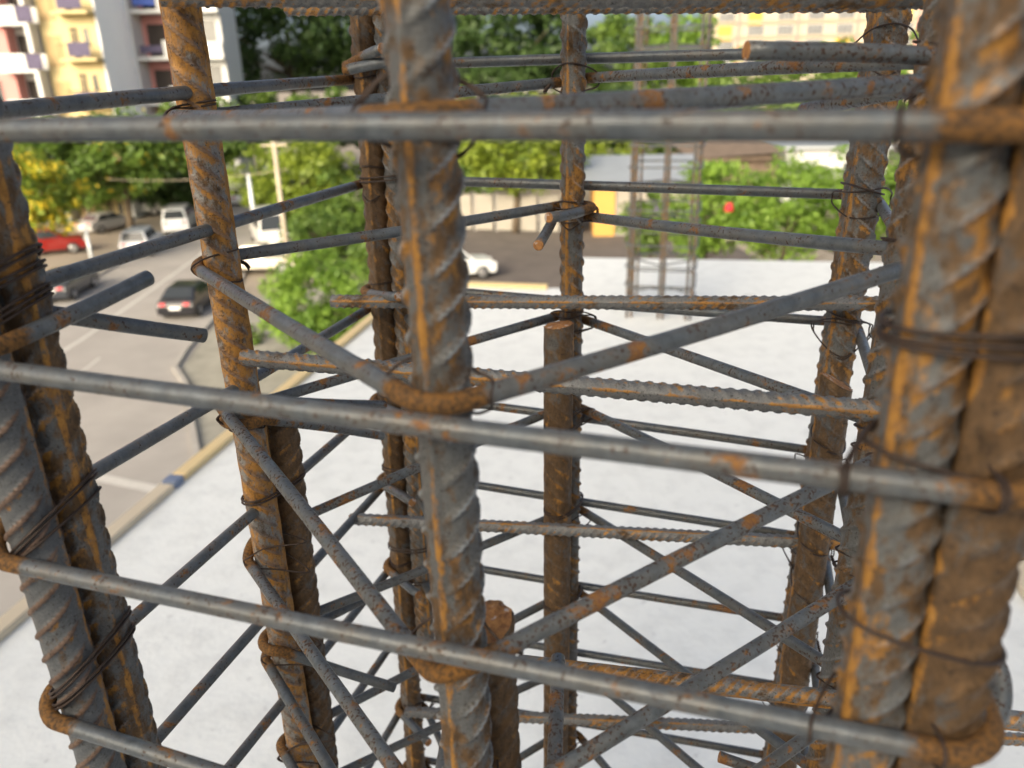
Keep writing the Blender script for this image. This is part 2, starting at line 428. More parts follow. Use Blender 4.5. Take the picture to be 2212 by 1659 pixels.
# ------------------------------------------------------------------ buildings
def facade_window(parent, x0, x1, z0, z1, y, glass='pane', frame='white_wall', dep=.12, mull=1):
    """window standing in a wall whose face is at local y, looking to -y"""
    f = MB()
    t = .07
    f.box((x0, y - .05, z0), (x0 + t, y + .02, z1)).box((x1 - t, y - .05, z0), (x1, y + .02, z1))
    f.box((x0 + t, y - .05, z1 - t), (x1 - t, y + .02, z1)).box((x0 + t, y - .05, z0), (x1 - t, y + .02, z0 + t))
    for i in range(mull):
        xm = x0 + (x1 - x0) * (i + 1) / (mull + 1); f.box((xm - .03, y - .045, z0 + t), (xm + .03, y + .02, z1 - t))
    w = f.build('window', M[frame], parent)
    MB().box((x0 + t, y - .015, z0 + t), (x1 - t, y + .015, z1 - t)).build('pane', M[glass], w)
    return w
STO = 3.42
# block A : pink bay, white loggias, yellow wall, blank gable
A0 = at_dist(25, 100, 68.0); xP = float(A0[0]); depA = 68.0
xs = lambda px, py=100, Y=68.0: float(at_dist(px, py, Y)[0])
zf = lambda px, py, Y: float(at_dist(px, py, Y)[2])
bA = empty('apartment_block', (0, 0, GROUND))
zb = lambda z: z - GROUND
xL, x_pw, x_wy, xR = xs(-420), xs(18), xs(92), xs(214)
TOPZ = 20.0
zs = zf(150, 127, 67.2)              # top of one balcony slab
levels = [zs + STO * i for i in range(-4, 6)]
MB().box((xL, 68.0, 0), (x_pw, 82, zb(TOPZ))).build('pink_wall', M['pink'], bA)
MB().box((x_pw + .003, 69.3, 0), (x_wy, 82, zb(TOPZ))).build('loggia_wall', M['white_wall'], bA)
MB().box((x_wy + .003, 68.2, 0), (xR, 78, zb(TOPZ))).build('yellow_wall', M['yellow'], bA)
MB().box((xR + .003, 68.21, 0), (xR + .12, 77.4, zb(TOPZ))).build('gable_wall', M['blue_white'], bA)
for L in levels:
    z = zb(L)
    # white loggia: floor, parapet, side fin, dark doorway
    lg = MB().box((x_pw - .5, 66.9, z - .95), (x_wy - .2, 69.25, z - .75)).build('loggia_floor', M['white_wall'], bA)
    MB().box((x_pw - .5, 66.9, z - .75), (x_pw + 1.75, 67.05, z + .45)).build('parapet', M['white_wall'], lg)
    MB().box((x_wy - .55, 66.95, z + .46), (x_wy - .2, 69.2, z + STO - .96)).build('side_fin', M['white_wall'], lg)
    MB().box((x_pw + .1, 69.26, z - .7), (x_pw + 1.5, 69.295, z + 1.9)).build('doorway', M['dark_open'], bA)
    MB().box((x_pw + 1.8, 66.92, z - .72), (x_wy + .25, 66.99, z + .4)).build('dark_railing', M['cloth_mix'], lg)
    # yellow wall: tan recess, slit windows, balcony slab with doors and washing
    MB().box((x_wy + .25, 68.17, z - .55), (x_wy + 1.45, 68.198, z + 1.75)).build('shutter', M['tan_open'], bA)
    facade_window(bA, x_wy + 2.35, x_wy + 2.75, z + .55, z + 2.05, 68.2, 'pane', 'yellow', mull=0)
    bl = MB().box((xR - 2.75, 66.9, z - .2), (xR + .1, 68.19, z)).build('balcony_slab', M['yellow'], bA)
    MB().box((xR - 2.2, 68.16, z + .05), (xR - 1.6, 68.198, z + 2.3)).build('balcony_door', M['dark_open'], bA)
    facade_window(bA, xR - 1.2, xR - .65, z + .9, z + 2.3, 68.2, 'pane', 'yellow', mull=0)
    for k in range(9):
        MB().box((xR - 2.7 + k * .34, 66.93, z), (xR - 2.67 + k * .34, 66.96, z + 1.0)).build('baluster', M['dark_open'], bl)
    MB().box((xR - 2.72, 66.92, z + 1.0), (xR + .06, 66.98, z + 1.06)).build('handrail', M['dark_open'], bl)
    MB().box((xR - 1.9 + random.uniform(-.3, .3), 66.84, z + .15), (xR - .25, 66.91, z + random.uniform(.85, 1.25))).build('laundry', M['cloth_mix'], bl)
    facade_window(bA, x_pw - 2.0, x_pw - 1.2, z + .2, z + 2.0, 68.0, 'pane', 'pink', mull=0)
    facade_window(bA, x_pw - 5.5, x_pw - 4.2, z + .2, z + 2.0, 68.0, 'pane', 'pink', mull=1)
tag(bA, 'apartment block with pink wall, white loggias and yellow balconies', 'building')
# block B behind it : pink wall with white balconies, white end bay
bB = empty('apartment_block', (0, 0, GROUND))
YB = 76.0
xb0, xb1, xb2 = xs(292, 100, YB), xs(420, 100, YB), xs(486, 100, YB)
MB().box((xb0 - 6, YB, 0), (xb1, YB + 4, zb(TOPZ))).build('pink_wall', M['pink'], bB)
MB().box((xb1 + .003, YB - .4, 0), (xb2, YB + 4, zb(TOPZ))).build('white_wall', M['white_wall'], bB)
MB().box((xb0 - .1, YB - 2.2, 0), (xb0 + .9, YB - .003, zb(TOPZ))).build('white_fin', M['white_wall'], bB)
zsB = zf(330, 124, YB)
for i in range(-4, 6):
    z = zb(zsB + 3.75 * i)
    s = MB().box((xb0 + .91, YB - 1.9, z - .3), (xb0 + 5.0, YB - .004, z)).build('balcony_slab', M['white_wall'], bB)
    MB().box((xb0 + 3.2, YB - 1.9, z), (xb0 + 5.0, YB - 1.75, z + 1.3)).build('parapet', M['white_wall'], s)
    MB().box((xb0 + 4.85, YB - 1.74, z), (xb0 + 5.0, YB - .1, z + 1.3)).build('parapet', M['white_wall'], s)
    MB().box((xb0 + 1.3, YB - .05, z + .02), (xb0 + 2.9, YB - .006, z + 2.7)).build('doorway', M['dark_open'], bB)
    facade_window(bB, xb0 + 4.4, xb0 + 5.0, z + 1.0, z + 2.6, YB, 'pane', 'pink', mull=0)
    MB().box((xb0 + 1.2, YB - 1.86, z + .3), (xb0 + 3.1, YB - 1.80, z + (2.0 if i == 1 else .9))).build('laundry', M['cloth_blue' if i == 1 else 'cloth_mix'], s)
    s2 = MB().box((xb1 + .5, YB - 1.6, z - .3), (xb2 + .25, YB - .41, z + 1.1)).build('balcony_box', M['white_wall'], bB)
    MB().box((xb1 + .8, YB - .45, z + 1.15), (xb2 - .5, YB - .405, z + 2.9)).build('doorway', M['pane_pale'], bB)
tag(bB, 'pink and white apartment block standing behind the blank gable', 'building')
# cream block far off, upper right
YC = 165.0
bC = empty('cream_block', (float(at_dist(1540, 60, YC)[0]), YC, GROUND), R(-4))
MB().box((0, 0, 0), (66, 14, 26)).build('wall', M['cream'], bC)
def cz(py): return zf(1700, py, YC) - GROUND
for r_, (t, b_) in enumerate(((-4 - 27, 17 - 27), (-4, 17), (25, 46), (54, 79), (86, 108), (116, 138))):
    z1, z0 = cz(t), cz(b_)
    MB().box((-.3, -.35, z1 + .35), (66, -.003, z1 + .85)).build('floor_band', M['cream_band'], bC)
    for k in range(12):
        x = 1.0 + k * 5.6
        if (k + r_) % 5 == 3: MB().box((x, -.3, z0 - .6), (x + 2.6, -.004, z1)).build('panel', M['sun_glint'], bC)  # added yellow patches standing in for sun reflections on the facade
        else: facade_window(bC, x, x + 3.2, z0, z1, 0, 'pane_pale', 'white_wall', mull=3)
    for k in range(5): MB().box((4.6 + k * 11.2, -.55, cz(140)), (5.0 + k * 11.2, -.36, cz(-30))).build('downpipe', M['pink'], bC) if r_ == 0 else None
tag(bC, 'long cream apartment block with grey windows far beyond the trees', 'building')
# unseen block added behind the viewpoint: it keeps slab and cage in open shade
bN = empty('shade_block', (-5.0, -15.5, GROUND))
MB().box((-17, -11, 0), (17, 0, 19.6)).build('wall', M['fence'], bN)
for r_ in range(5):
    for k in range(8): facade_window(bN, -15.5 + k * 4, -13.7 + k * 4, 1.2 + r_ * 3.3, 2.9 + r_ * 3.3, 0.02, 'pane', 'white_wall')
for w_ in list(bN.children)[1:]: w_.rotation_euler.z = math.pi
MB().prism([(-17.3, -11.3), (17.3, -11.3), (17.3, .3), (-17.3, .3)], 19.602, 20.0).build('roof', M['kerb'], bN)
tag(bN, 'grey apartment block added out of view to shade the slab', 'building')
# house, shed, orange wall, concrete fence on the middle ground
hp = at_dist(1690, 400, 66)
bH = empty('house', (float(hp[0]), 66, GROUND), R(-6))
hz = zf(1760, 322, 66) - GROUND
MB().box((0, 0, 0), (8, 7, hz)).build('wall', M['white_wall'], bH)
MB().prism([(-.4, -.5), (8.4, -.5), (8.4, 7.5), (-.4, 7.5)], hz + .002, hz + .35).build('roof', M['roof_metal'], bH)
facade_window(bH, 1.4, 2.2, hz - 4.6, hz - 1.6, 0, 'pane_pale'); facade_window(bH, 4.6, 6.2, hz - 2.6, hz - 1.0, 0, 'pane')
tag(bH, 'white house with a pale flat roof behind the bright bushes', 'house')
sp = at_dist(1500, 330, 62)
bS = empty('shed', (float(sp[0]), 62, GROUND), R(8))
sz = zf(1500, 322, 62) - GROUND
MB().box((0, 0, 0), (7, 5, sz - .6)).build('wall', M['roof_brown'], bS)
MB().quad((-.3, -.6, sz - .7), (7.3, -.6, sz - .4), (7.3, 5.4, sz + .4), (-.3, 5.4, sz + .1)).box((-.3, -.6, sz - .9), (7.3, -.45, sz - .71)).build('roof', M['roof_brown'], bS)
tag(bS, 'dark weathered shed beside the white house', 'shed')
gp = at_dist(1265, 400, 56)
bG = empty('garage', (float(gp[0]), 56, GROUND), R(-3))
gz = zf(1310, 392, 56) - GROUND
MB().box((.6, 0, 0), (2.1, 5, gz)).build('orange_wall', M['orange_wall'], bG)
MB().box((2.103, .2, 0), (8.0, 5, gz - .3)).build('grey_wall', M['fence'], bG)
MB().quad((-.4, -.7, gz + .02), (8.4, -.7, gz + .02), (8.4, 5.6, gz + 1.3), (-.4, 5.6, gz + 1.3)).build('roof', M['roof_metal'], bG)
MB().box((3.4, .16, 0), (5.6, .198, 2.4)).build('gate', M['cloth_mix'], bG)
tag(bG, 'garage with an orange wall and pale sheet roof', 'garage')
fA, fB = at_dist(930, 430, 60), at_dist(1262, 420, 57)
for k in range(7):
    a = along(fA[:2], fB[:2], k / 7 + .004); b = along(fA[:2], fB[:2], (k + 1) / 7 - .004)
    ang = math.atan2(b[1] - a[1], b[0] - a[0])
    fo = empty('fence_panel', (a[0], a[1], GROUND), ang); L = math.dist(a, b)
    hh = 2.75 + random.uniform(-.08, .08)
    MB().box((.12, 0, .1), (L - .12, .10, hh)).build('panel', M['fence'], fo, bevel=.02)
    MB().box((0, -.06, 0), (.12, .18, hh + .15)).build('post', M['kerb'], fo)
    tag(fo, 'grey concrete fence panel at the back of the dark yard', 'fence', 'fence panels behind the yard')

# ------------------------------------------------------------------ trees
rng = np.random.default_rng(11)
def crown_mesh(name, rx, ry, rz, n, leaf, mats, bloom=0.0, clumps=60, hang=0.0):
    """leaf-sized quads gathered into clumps spread through an ellipsoid"""
    u = rng.normal(size=(clumps, 3)); u /= np.linalg.norm(u, axis=1)[:, None]
    rad = rng.uniform(.35, 1.0, clumps) ** .6
    cc = u * rad[:, None] * np.array([rx, ry, rz]) * rng.uniform(.82, 1.12, (clumps, 1))
    cc[:, 2] = np.where(cc[:, 2] < 0, cc[:, 2] * .75, cc[:, 2])
    cr = rng.uniform(.16, .34, clumps) * (rx + rz) / 2
    ci = rng.integers(0, clumps, n)
    d = rng.normal(size=(n, 3)); d /= np.linalg.norm(d, axis=1)[:, None]
    P = cc[ci] + d * (rng.uniform(.2, 1, n) ** .5 * cr[ci])[:, None] * np.array([1, 1, .7])
    nrm = d * .6 + rng.normal(size=(n, 3)) * .6 + np.array([0, 0, .5]); nrm /= np.linalg.norm(nrm, axis=1)[:, None]
    t = np.cross(nrm, rng.normal(size=(n, 3))); t /= np.linalg.norm(t, axis=1)[:, None]; b = np.cross(nrm, t)
    s = leaf * rng.uniform(.55, 1.25, n)[:, None]
    V = np.stack([P - t * s, P - b * s * .5, P + t * s, P + b * s * .5], 1).reshape(-1, 3)
    F = np.arange(4 * n).reshape(-1, 4)
    ctone = rng.uniform(0, 1, clumps)
    tone = np.clip(ctone[ci] * .55 + rng.uniform(0, .45, n), 0, 1)
    midx = (rng.uniform(size=n) < bloom * (ctone[ci] > .35) * 1.5).astype(int) if bloom else np.zeros(n, int)
    return mesh_np(name, V, F, False, {'tone': np.repeat(tone, 4)}, mats, midx)
def tree(px, py, Y, rxp, ryp, leafm, label, n=5200, leaf=.34, bloom=0.0, clumps=70, group='trees round the site', name='tree', trunk=True, dz=1.0):
    c = at_dist(px, py, Y); dep = float((c - _C) @ _fw); k = dep / FPX
    rx, rz = rxp * k, ryp * k
    root = empty(name, (float(c[0]), Y, GROUND))
    h = float(c[2]) - GROUND
    tr = MB()
    base_r = max(.10, .05 * rx + .06)
    bend = Vector((random.uniform(-.3, .3), random.uniform(-.3, .3), 0))
    p0 = Vector((0, 0, 0)); pts = [p0, Vector((0, 0, h * .45)) + bend * .6, Vector((0, 0, h)) + bend]
    tr.cyl(pts[0], pts[1], base_r, base_r * .75, 10).cyl(pts[1], pts[2], base_r * .74, base_r * .3, 10)
    for i in range(8):
        a = random.uniform(0, 6.28); f = random.uniform(.35, .9)
        s = pts[1].lerp(pts[2], f * .8); e = s + Vector((math.cos(a) * rx * .7, math.sin(a) * rx * .7, rz * random.uniform(.0, .6)))
        tr.cyl(s, e, base_r * .35, base_r * .08, 6)
    tr.build('trunk', M['bark'], root, smooth=True)
    me = crown_mesh('crown', rx, rx * dz, rz, n, leaf, [M[leafm], M['blossom']], bloom, clumps)
    link('crown', me, root, (bend.x, bend.y, h))
    return tag(root, label, 'tree' if name == 'tree' else 'bush', group)
tree(620, 60, 92, 165, 150, 'leaf_dark', 'large dark green tree beside the white end bay of the pink block', 8000, .42, clumps=110)
tree(870, 70, 98, 140, 150, 'leaf_dark', 'dark broad tree between two other dark crowns', 5200, .46)
tree(1100, 90, 90, 150, 150, 'leaf_dark', 'dark tree rising behind the concrete fence panels', 7500, .42, clumps=100)
tree(1340, 150, 100, 105, 115, 'leaf_mid', 'mid green tree behind the garage roof', 5200, .42)
tree(1480, 140, 118, 90, 105, 'leaf_bright', 'light green tree in front of the cream block', 4200, .48)
tree(1600, 215, 105, 120, 95, 'leaf_mid', 'mid green tree behind the dark shed', 4600, .45)
tree(1800, 210, 100, 150, 105, 'leaf_mid', 'mid green spreading tree behind the white house', 5000, .45)
tree(2040, 190, 96, 150, 120, 'leaf_bright', 'light green tree on the far side of the white house', 4500, .45)
for i_, (px_, py_, lm_, lab_) in enumerate(((545, 255, 'leaf_mid', 'green tree under the large dark crown beside the white end bay'), (690, 262, 'leaf_mid', 'rounded green tree below the large dark crown'),
        (825, 270, 'leaf_dark', 'dark green tree below the broad dark crown'), (960, 255, 'leaf_mid', 'green tree behind the end of the concrete fence'), (1090, 245, 'leaf_dark', 'dark green tree behind the yellow green fence tree'),
        (1215, 268, 'leaf_mid', 'green tree next to the garage roof'), (1330, 262, 'leaf_dark', 'dark green tree right behind the garage'), (1460, 285, 'leaf_mid', 'green tree behind the dark shed wall'))):
    tree(px_, py_, 80 + 3 * (i_ % 3), 88, 75, lm_, lab_, 3800, .30, clumps=70)
tree(365, 395, 70, 95, 60, 'leaf_dark', 'dark green tree behind the white van', 3600, .27, clumps=70, dz=.6)
tree(180, 415, 66, 110, 48, 'leaf_mid', 'low green tree spreading over the pale grey saloon car', 4200, .24, clumps=80, dz=.4)
tree(820, 560, 40, 60, 70, 'leaf_mid', 'green tree growing at the edge of the dark yard', 3200, .17, clumps=70)
tree(600, 470, 68, 60, 60, 'leaf_dark', 'dark tree behind the white minibus', 3000, .26, clumps=60)
tree(700, 515, 50, 95, 60, 'leaf_mid', 'green tree between the tall bare pole and the yard', 4200, .2, clumps=80)
tree(250, 335, 60, 150, 92, 'leaf_mid', 'leafy green tree below the yellow balconies with a few yellow blossoms', 6500, .26, bloom=.04, clumps=110, dz=.75)
tree(430, 300, 66, 110, 85, 'leaf_mid', 'green tree in front of the pink and white block', 5200, .28, clumps=80, dz=.7)
tree(105, 350, 57, 110, 90, 'leaf_mid', 'green tree in front of the pink wall', 4600, .26, clumps=80, dz=.7)
tree(45, 425, 47, 105, 110, 'leaf_yellow', 'tree covered in bright yellow blossom above the red car', 5600, .2, bloom=.26, clumps=90)
tree(650, 385, 62, 135, 105, 'leaf_yellow', 'yellow green tree beside the tall bare pole', 6800, .25, clumps=110)
tree(760, 470, 58, 90, 85, 'leaf_mid', 'green tree in the shade beside the yard', 4200, .25)
tree(1110, 325, 58, 135, 115, 'leaf_yellow', 'yellow green tree hanging over the concrete fence', 6500, .27, clumps=110)
tree(975, 330, 72, 90, 120, 'leaf_mid', 'green tree at the end of the concrete fence', 4200, .3)
tree(1330, 330, 74, 80, 75, 'leaf_yellow', 'small yellow green tree behind the garage', 3200, .28)
tree(700, 660, 31, 125, 125, 'leaf_bright', 'bright green tree beside the slab corner', 7800, .13, clumps=130)
tree(560, 760, 33, 45, 60, 'leaf_mid', 'low green shrub at the curved kerb', 2200, .12, name='bush', group='bushes')
tree(1530, 470, 33, 95, 125, 'leaf_bright', 'bright green bush beyond the slab next to the far cage', 5200, .13, clumps=90, name='bush', group='bushes')
tree(1415, 480, 36, 70, 85, 'leaf_mid', 'green bush growing behind the far cage', 3800, .14, clumps=70, name='bush', group='bushes')
tree(1690, 470, 30, 125, 125, 'leaf_bright', 'bright green bush in front of the white house', 7500, .12, clumps=130, name='bush', group='bushes')
tree(1850, 455, 32, 120, 130, 'leaf_bright', 'bright green bush beyond the slab behind the cage corner', 6500, .13, clumps=110, name='bush', group='bushes')
tree(2040, 440, 31, 120, 140, 'leaf_mid', 'green bush beyond the slab past the timber offcuts', 5200, .14, clumps=90, name='bush', group='bushes')
tree(2200, 300, 44, 130, 160, 'leaf_mid', 'tall green bush past the end of the slab', 5200, .2, clumps=90, name='bush', group='bushes')

# ------------------------------------------------------------------ street things
def car(kind, col, px, py, yaw, label, group='cars on the street'):
    x, y = gpt(px, py)
    root = empty('car', (x, y, GROUND + .012), yaw)
    P = {  # side profile (x forward) of lower body and cabin, width
        'sedan': ([(-2.2, .3), (-2.25, .75), (-2.1, .98), (-1.2, 1.02), (1.0, .98), (2.0, .86), (2.25, .62), (2.2, .3)],
                  [(-1.75, 1.0), (-1.05, 1.42), (.35, 1.44), (1.15, .97)], .88, .33),
        'suv': ([(-2.2, .35), (-2.28, .85), (-2.2, 1.1), (-1.2, 1.14), (.95, 1.12), (2.0, 1.02), (2.25, .75), (2.2, .35)],
                [(-2.15, 1.1), (-1.9, 1.72), (.2, 1.76), (1.05, 1.1)], .92, .38),
        'van': ([(-2.4, .35), (-2.45, .9), (-2.4, 1.2), (-1.2, 1.22), (1.2, 1.2), (2.1, 1.08), (2.4, .8), (2.35, .35)],
                [(-2.38, 1.2), (-2.25, 1.95), (.9, 1.98), (1.65, 1.18)], .95, .36),
        'minibus': ([(-2.9, .4), (-2.95, 1.0), (-2.9, 1.3), (-1.2, 1.3), (1.6, 1.3), (2.5, 1.25), (2.75, .9), (2.7, .4)],
                    [(-2.88, 1.3), (-2.75, 2.4), (1.9, 2.4), (2.45, 1.28)], 1.0, .38),
        'pickup': ([(-2.6, .45), (-2.62, .8), (-2.6, 1.05), (-.6, 1.06), (1.1, 1.1), (2.1, 1.05), (2.4, .8), (2.35, .4)],
                   [(-.7, 1.06), (-.55, 1.75), (.6, 1.78), (1.25, 1.09)], .9, .40)}[kind]
    body, cab, w, wr = P
    pm = paint('car paint', col)
    def extrude(poly, wf, mat, name, bev):
        n = len(poly); v = []; f = []
        for sgn in (-1, 1):
            for (a, z) in poly: v.append((a, sgn * wf(z), z))
        f.append(list(range(n))); f.append(list(range(n, 2 * n))[::-1])
        for i in range(n): f.append([i, (i + 1) % n, n + (i + 1) % n, n + i])
        m = MB(); m.v = v; m.f = f
        return m.build(name, mat, root, bevel=bev, smooth=False)
    extrude(body, lambda z: w if z < .95 else w - .05, pm, 'body', .05)
    zt = max(z for _, z in cab); zl = min(z for _, z in cab)
    cw = lambda z: (w - .04) - (z - zl) / (zt - zl) * .20
    extrude(cab, cw, pm, 'cabin', .04)
    def face(p, q, name, inset=.10):
        (ax, az), (bx, bz) = p, q
        dx, dz = bx - ax, bz - az; nl = math.hypot(dx, dz); nx, nz = dz / nl, -dx / nl
        if nz < 0 : nx, nz = -nx, -nz
        o = .012; pts = []
        for t, sg in ((.08, -1), (.08, 1), (.92, 1), (.92, -1)):
            X, Z = ax + dx * t, az + dz * t; pts.append((X + nx * o, sg * (cw(Z) - inset), Z + nz * o))
        MB().quad(*pts).build(name, M['car_glass'], root)
    face(cab[2], cab[3], 'windscreen'); face(cab[0], cab[1], 'rear_window')
    for sg in (-1, 1):
        segs = [(.06, .48), (.52, .94)] if kind != 'minibus' else [(.04, .26), (.29, .51), (.54, .76), (.79, .97)]
        lo = zl + (zt - zl) * .12; hi = zl + (zt - zl) * .84
        def xat(z, front):
            (a, b) = (cab[3], cab[2]) if front else (cab[0], cab[1]); t = (z - a[1]) / (b[1] - a[1]); return a[0] + (b[0] - a[0]) * t
        for t0, t1 in segs:
            pts = []
            for z, t in ((lo, t0), (lo, t1), (hi, t1), (hi, t0)):
                xx = xat(z, 0) + (xat(z, 1) - xat(z, 0)) * t; pts.append((xx, sg * (cw(z) + .012), z))
            MB().quad(*(pts if sg > 0 else pts[::-1])).build('side_window', M['car_glass'], root)
        xf, xr = body[-1][0], body[0][0]
        for xw in (xr + .85, xf - .82):
            wh = MB().cyl((xw, sg * (w - .2), wr), (xw, sg * (w + .02), wr), wr, wr, 20).build('wheel', M['tyre'], root, smooth=False)
            MB().cyl((xw, sg * (w + .021), wr), (xw, sg * (w + .035), wr), wr * .62, wr * .55, 16).build('rim', M['rim'], wh)
        zb_ = body[1][1]
        MB().box((body[1][0] - .03, sg * (w - .32) - .14, zb_ + .02), (body[1][0] + .08, sg * (w - .32) + .14, zb_ + .17), 0).build('tail_light', M['lamp_red'], root, bevel=.015)
        MB().box((body[-2][0] - .12, sg * (w - .3) - .16, body[-2][1] + .02), (body[-2][0] + .02, sg * (w - .3) + .16, body[-2][1] + .15)).build('headlight', M['lamp_clear'], root, bevel=.02)
    MB().box((body[1][0] - .035, -.26, zb_ - .16), (body[1][0] + .02, .26, zb_ - .04)).build('number_plate', M['plate'], root)
    return tag(root, label, 'car', group)
car('sedan', (.012, .012, .016), 415, 668, R(93), 'black saloon car parked beside the road near the bright green tree')
car('sedan', (.03, .035, .045), 150, 636, R(96), 'dark saloon car waiting on the road beside the blossom tree')
car('suv', (.55, .58, .62), 312, 545, R(100), 'silver estate car with a dark rear window behind the lamp post')
car('van', (.68, .70, .72), 392, 498, R(104), 'white van parked ahead of the silver estate car')
car('sedan', (.42, .41, .40), 232, 498, R(70), 'grey saloon car parked under the leafy tree')
car('suv', (.22, .012, .010), 112, 548, R(28), 'red car under the blossom tree')
car('pickup', (.75, .75, .74), 296, 466, R(20), 'white pickup parked across the yard behind the van')
car('sedan', (.36, .38, .40), 165, 432, R(15), 'pale grey saloon car half hidden by leaves')
car('sedan', (.55, .57, .60), 516, 440, R(112), 'silver saloon car farthest along the road')
car('sedan', (.50, .51, .52), 345, 448, R(60), 'light grey saloon car parked beyond the white pickup')
car('suv', (.06, .065, .07), 205, 462, R(40), 'dark car parked beside the pale post under the leaves')
car('minibus', (.72, .71, .68), 585, 528, R(-66), 'white minibus standing by the tall bare pole')
car('pickup', (.50, .45, .38), 560, 590, R(178), 'beige pickup with a low flat bed behind the green tree')
car('suv', (.72, .74, .74), 985, 600, R(15), 'white car standing on the dark yard')
def pole(px, py_top, py_base, r, mat, label, cap=True, cat='pole', name='pole'):
    x, y = gpt(px, py_base)
    h = float(at_dist(px, py_top, y)[2]) - GROUND
    o = empty(name, (x, y, GROUND))
    MB().cyl((0, 0, 0), (0, 0, h), r * 1.2, r * .8, 14).build('shaft', M[mat], o, smooth=True)
    MB().cyl((0, 0, 0), (0, 0, .3), r * 1.7, r * 1.6, 14).build('base', M['kerb'], o, smooth=True)
    if cap: MB().box((-.7, -.06, h - .35), (.7, .06, h - .25)).build('crossarm', M[mat], o)
    return tag(o, label, cat)
pole(628, 300, 605, .13, 'pole', 'tall bare tan pole next to the white minibus')
pole(556, 375, 520, .14, 'steel_pole', 'pale metal post by the far road bend', cap=False)
pole(150, 250, 455, .20, 'steel_pole', 'pale metal post among the leaves under the pink wall', cap=False)
pole(205, 490, 590, .10, 'steel_pole', 'short pale post between the red car and the silver estate car', cap=False)
pole(545, 640, 780, .06, 'steel_pole', 'thin pale post on the grassy verge near the kerb', cap=False)
def sag_wire(a, b, sag, r, label):
    a, b = Vector(a), Vector(b); pts = [a.lerp(b, i / 16) - Vector((0, 0, sag * 4 * (i / 16) * (1 - i / 16))) for i in range(17)]
    m = MB()
    for p, q_ in zip(pts, pts[1:]): m.cyl(p, q_, r, r, 6)
    return tag(m.build('overhead_cable', M['pole'], smooth=True), label, 'cable')
a = at_dist(152, 378, 60.5); b = at_dist(620, 366, 44.5)
sag_wire(tuple(map(float, a)), tuple(map(float, b)), .5, .016, 'overhead cable crossing in front of the leafy green tree')
p = at_dist(1575, 447, 28.6)
rc = MB()
for i in range(7):
    a_ = i * .9; rc.cyl((.10 * math.cos(a_), .06 * math.sin(a_), -.16), (.05 * math.cos(a_ + .5), .04 * math.sin(a_), .14), .09, .05, 8)
tag(rc.build('red_bag', M['red'], bevel=0, smooth=True, loc=tuple(map(float, p))), 'crumpled red bag caught in the bright green bush', 'bag')

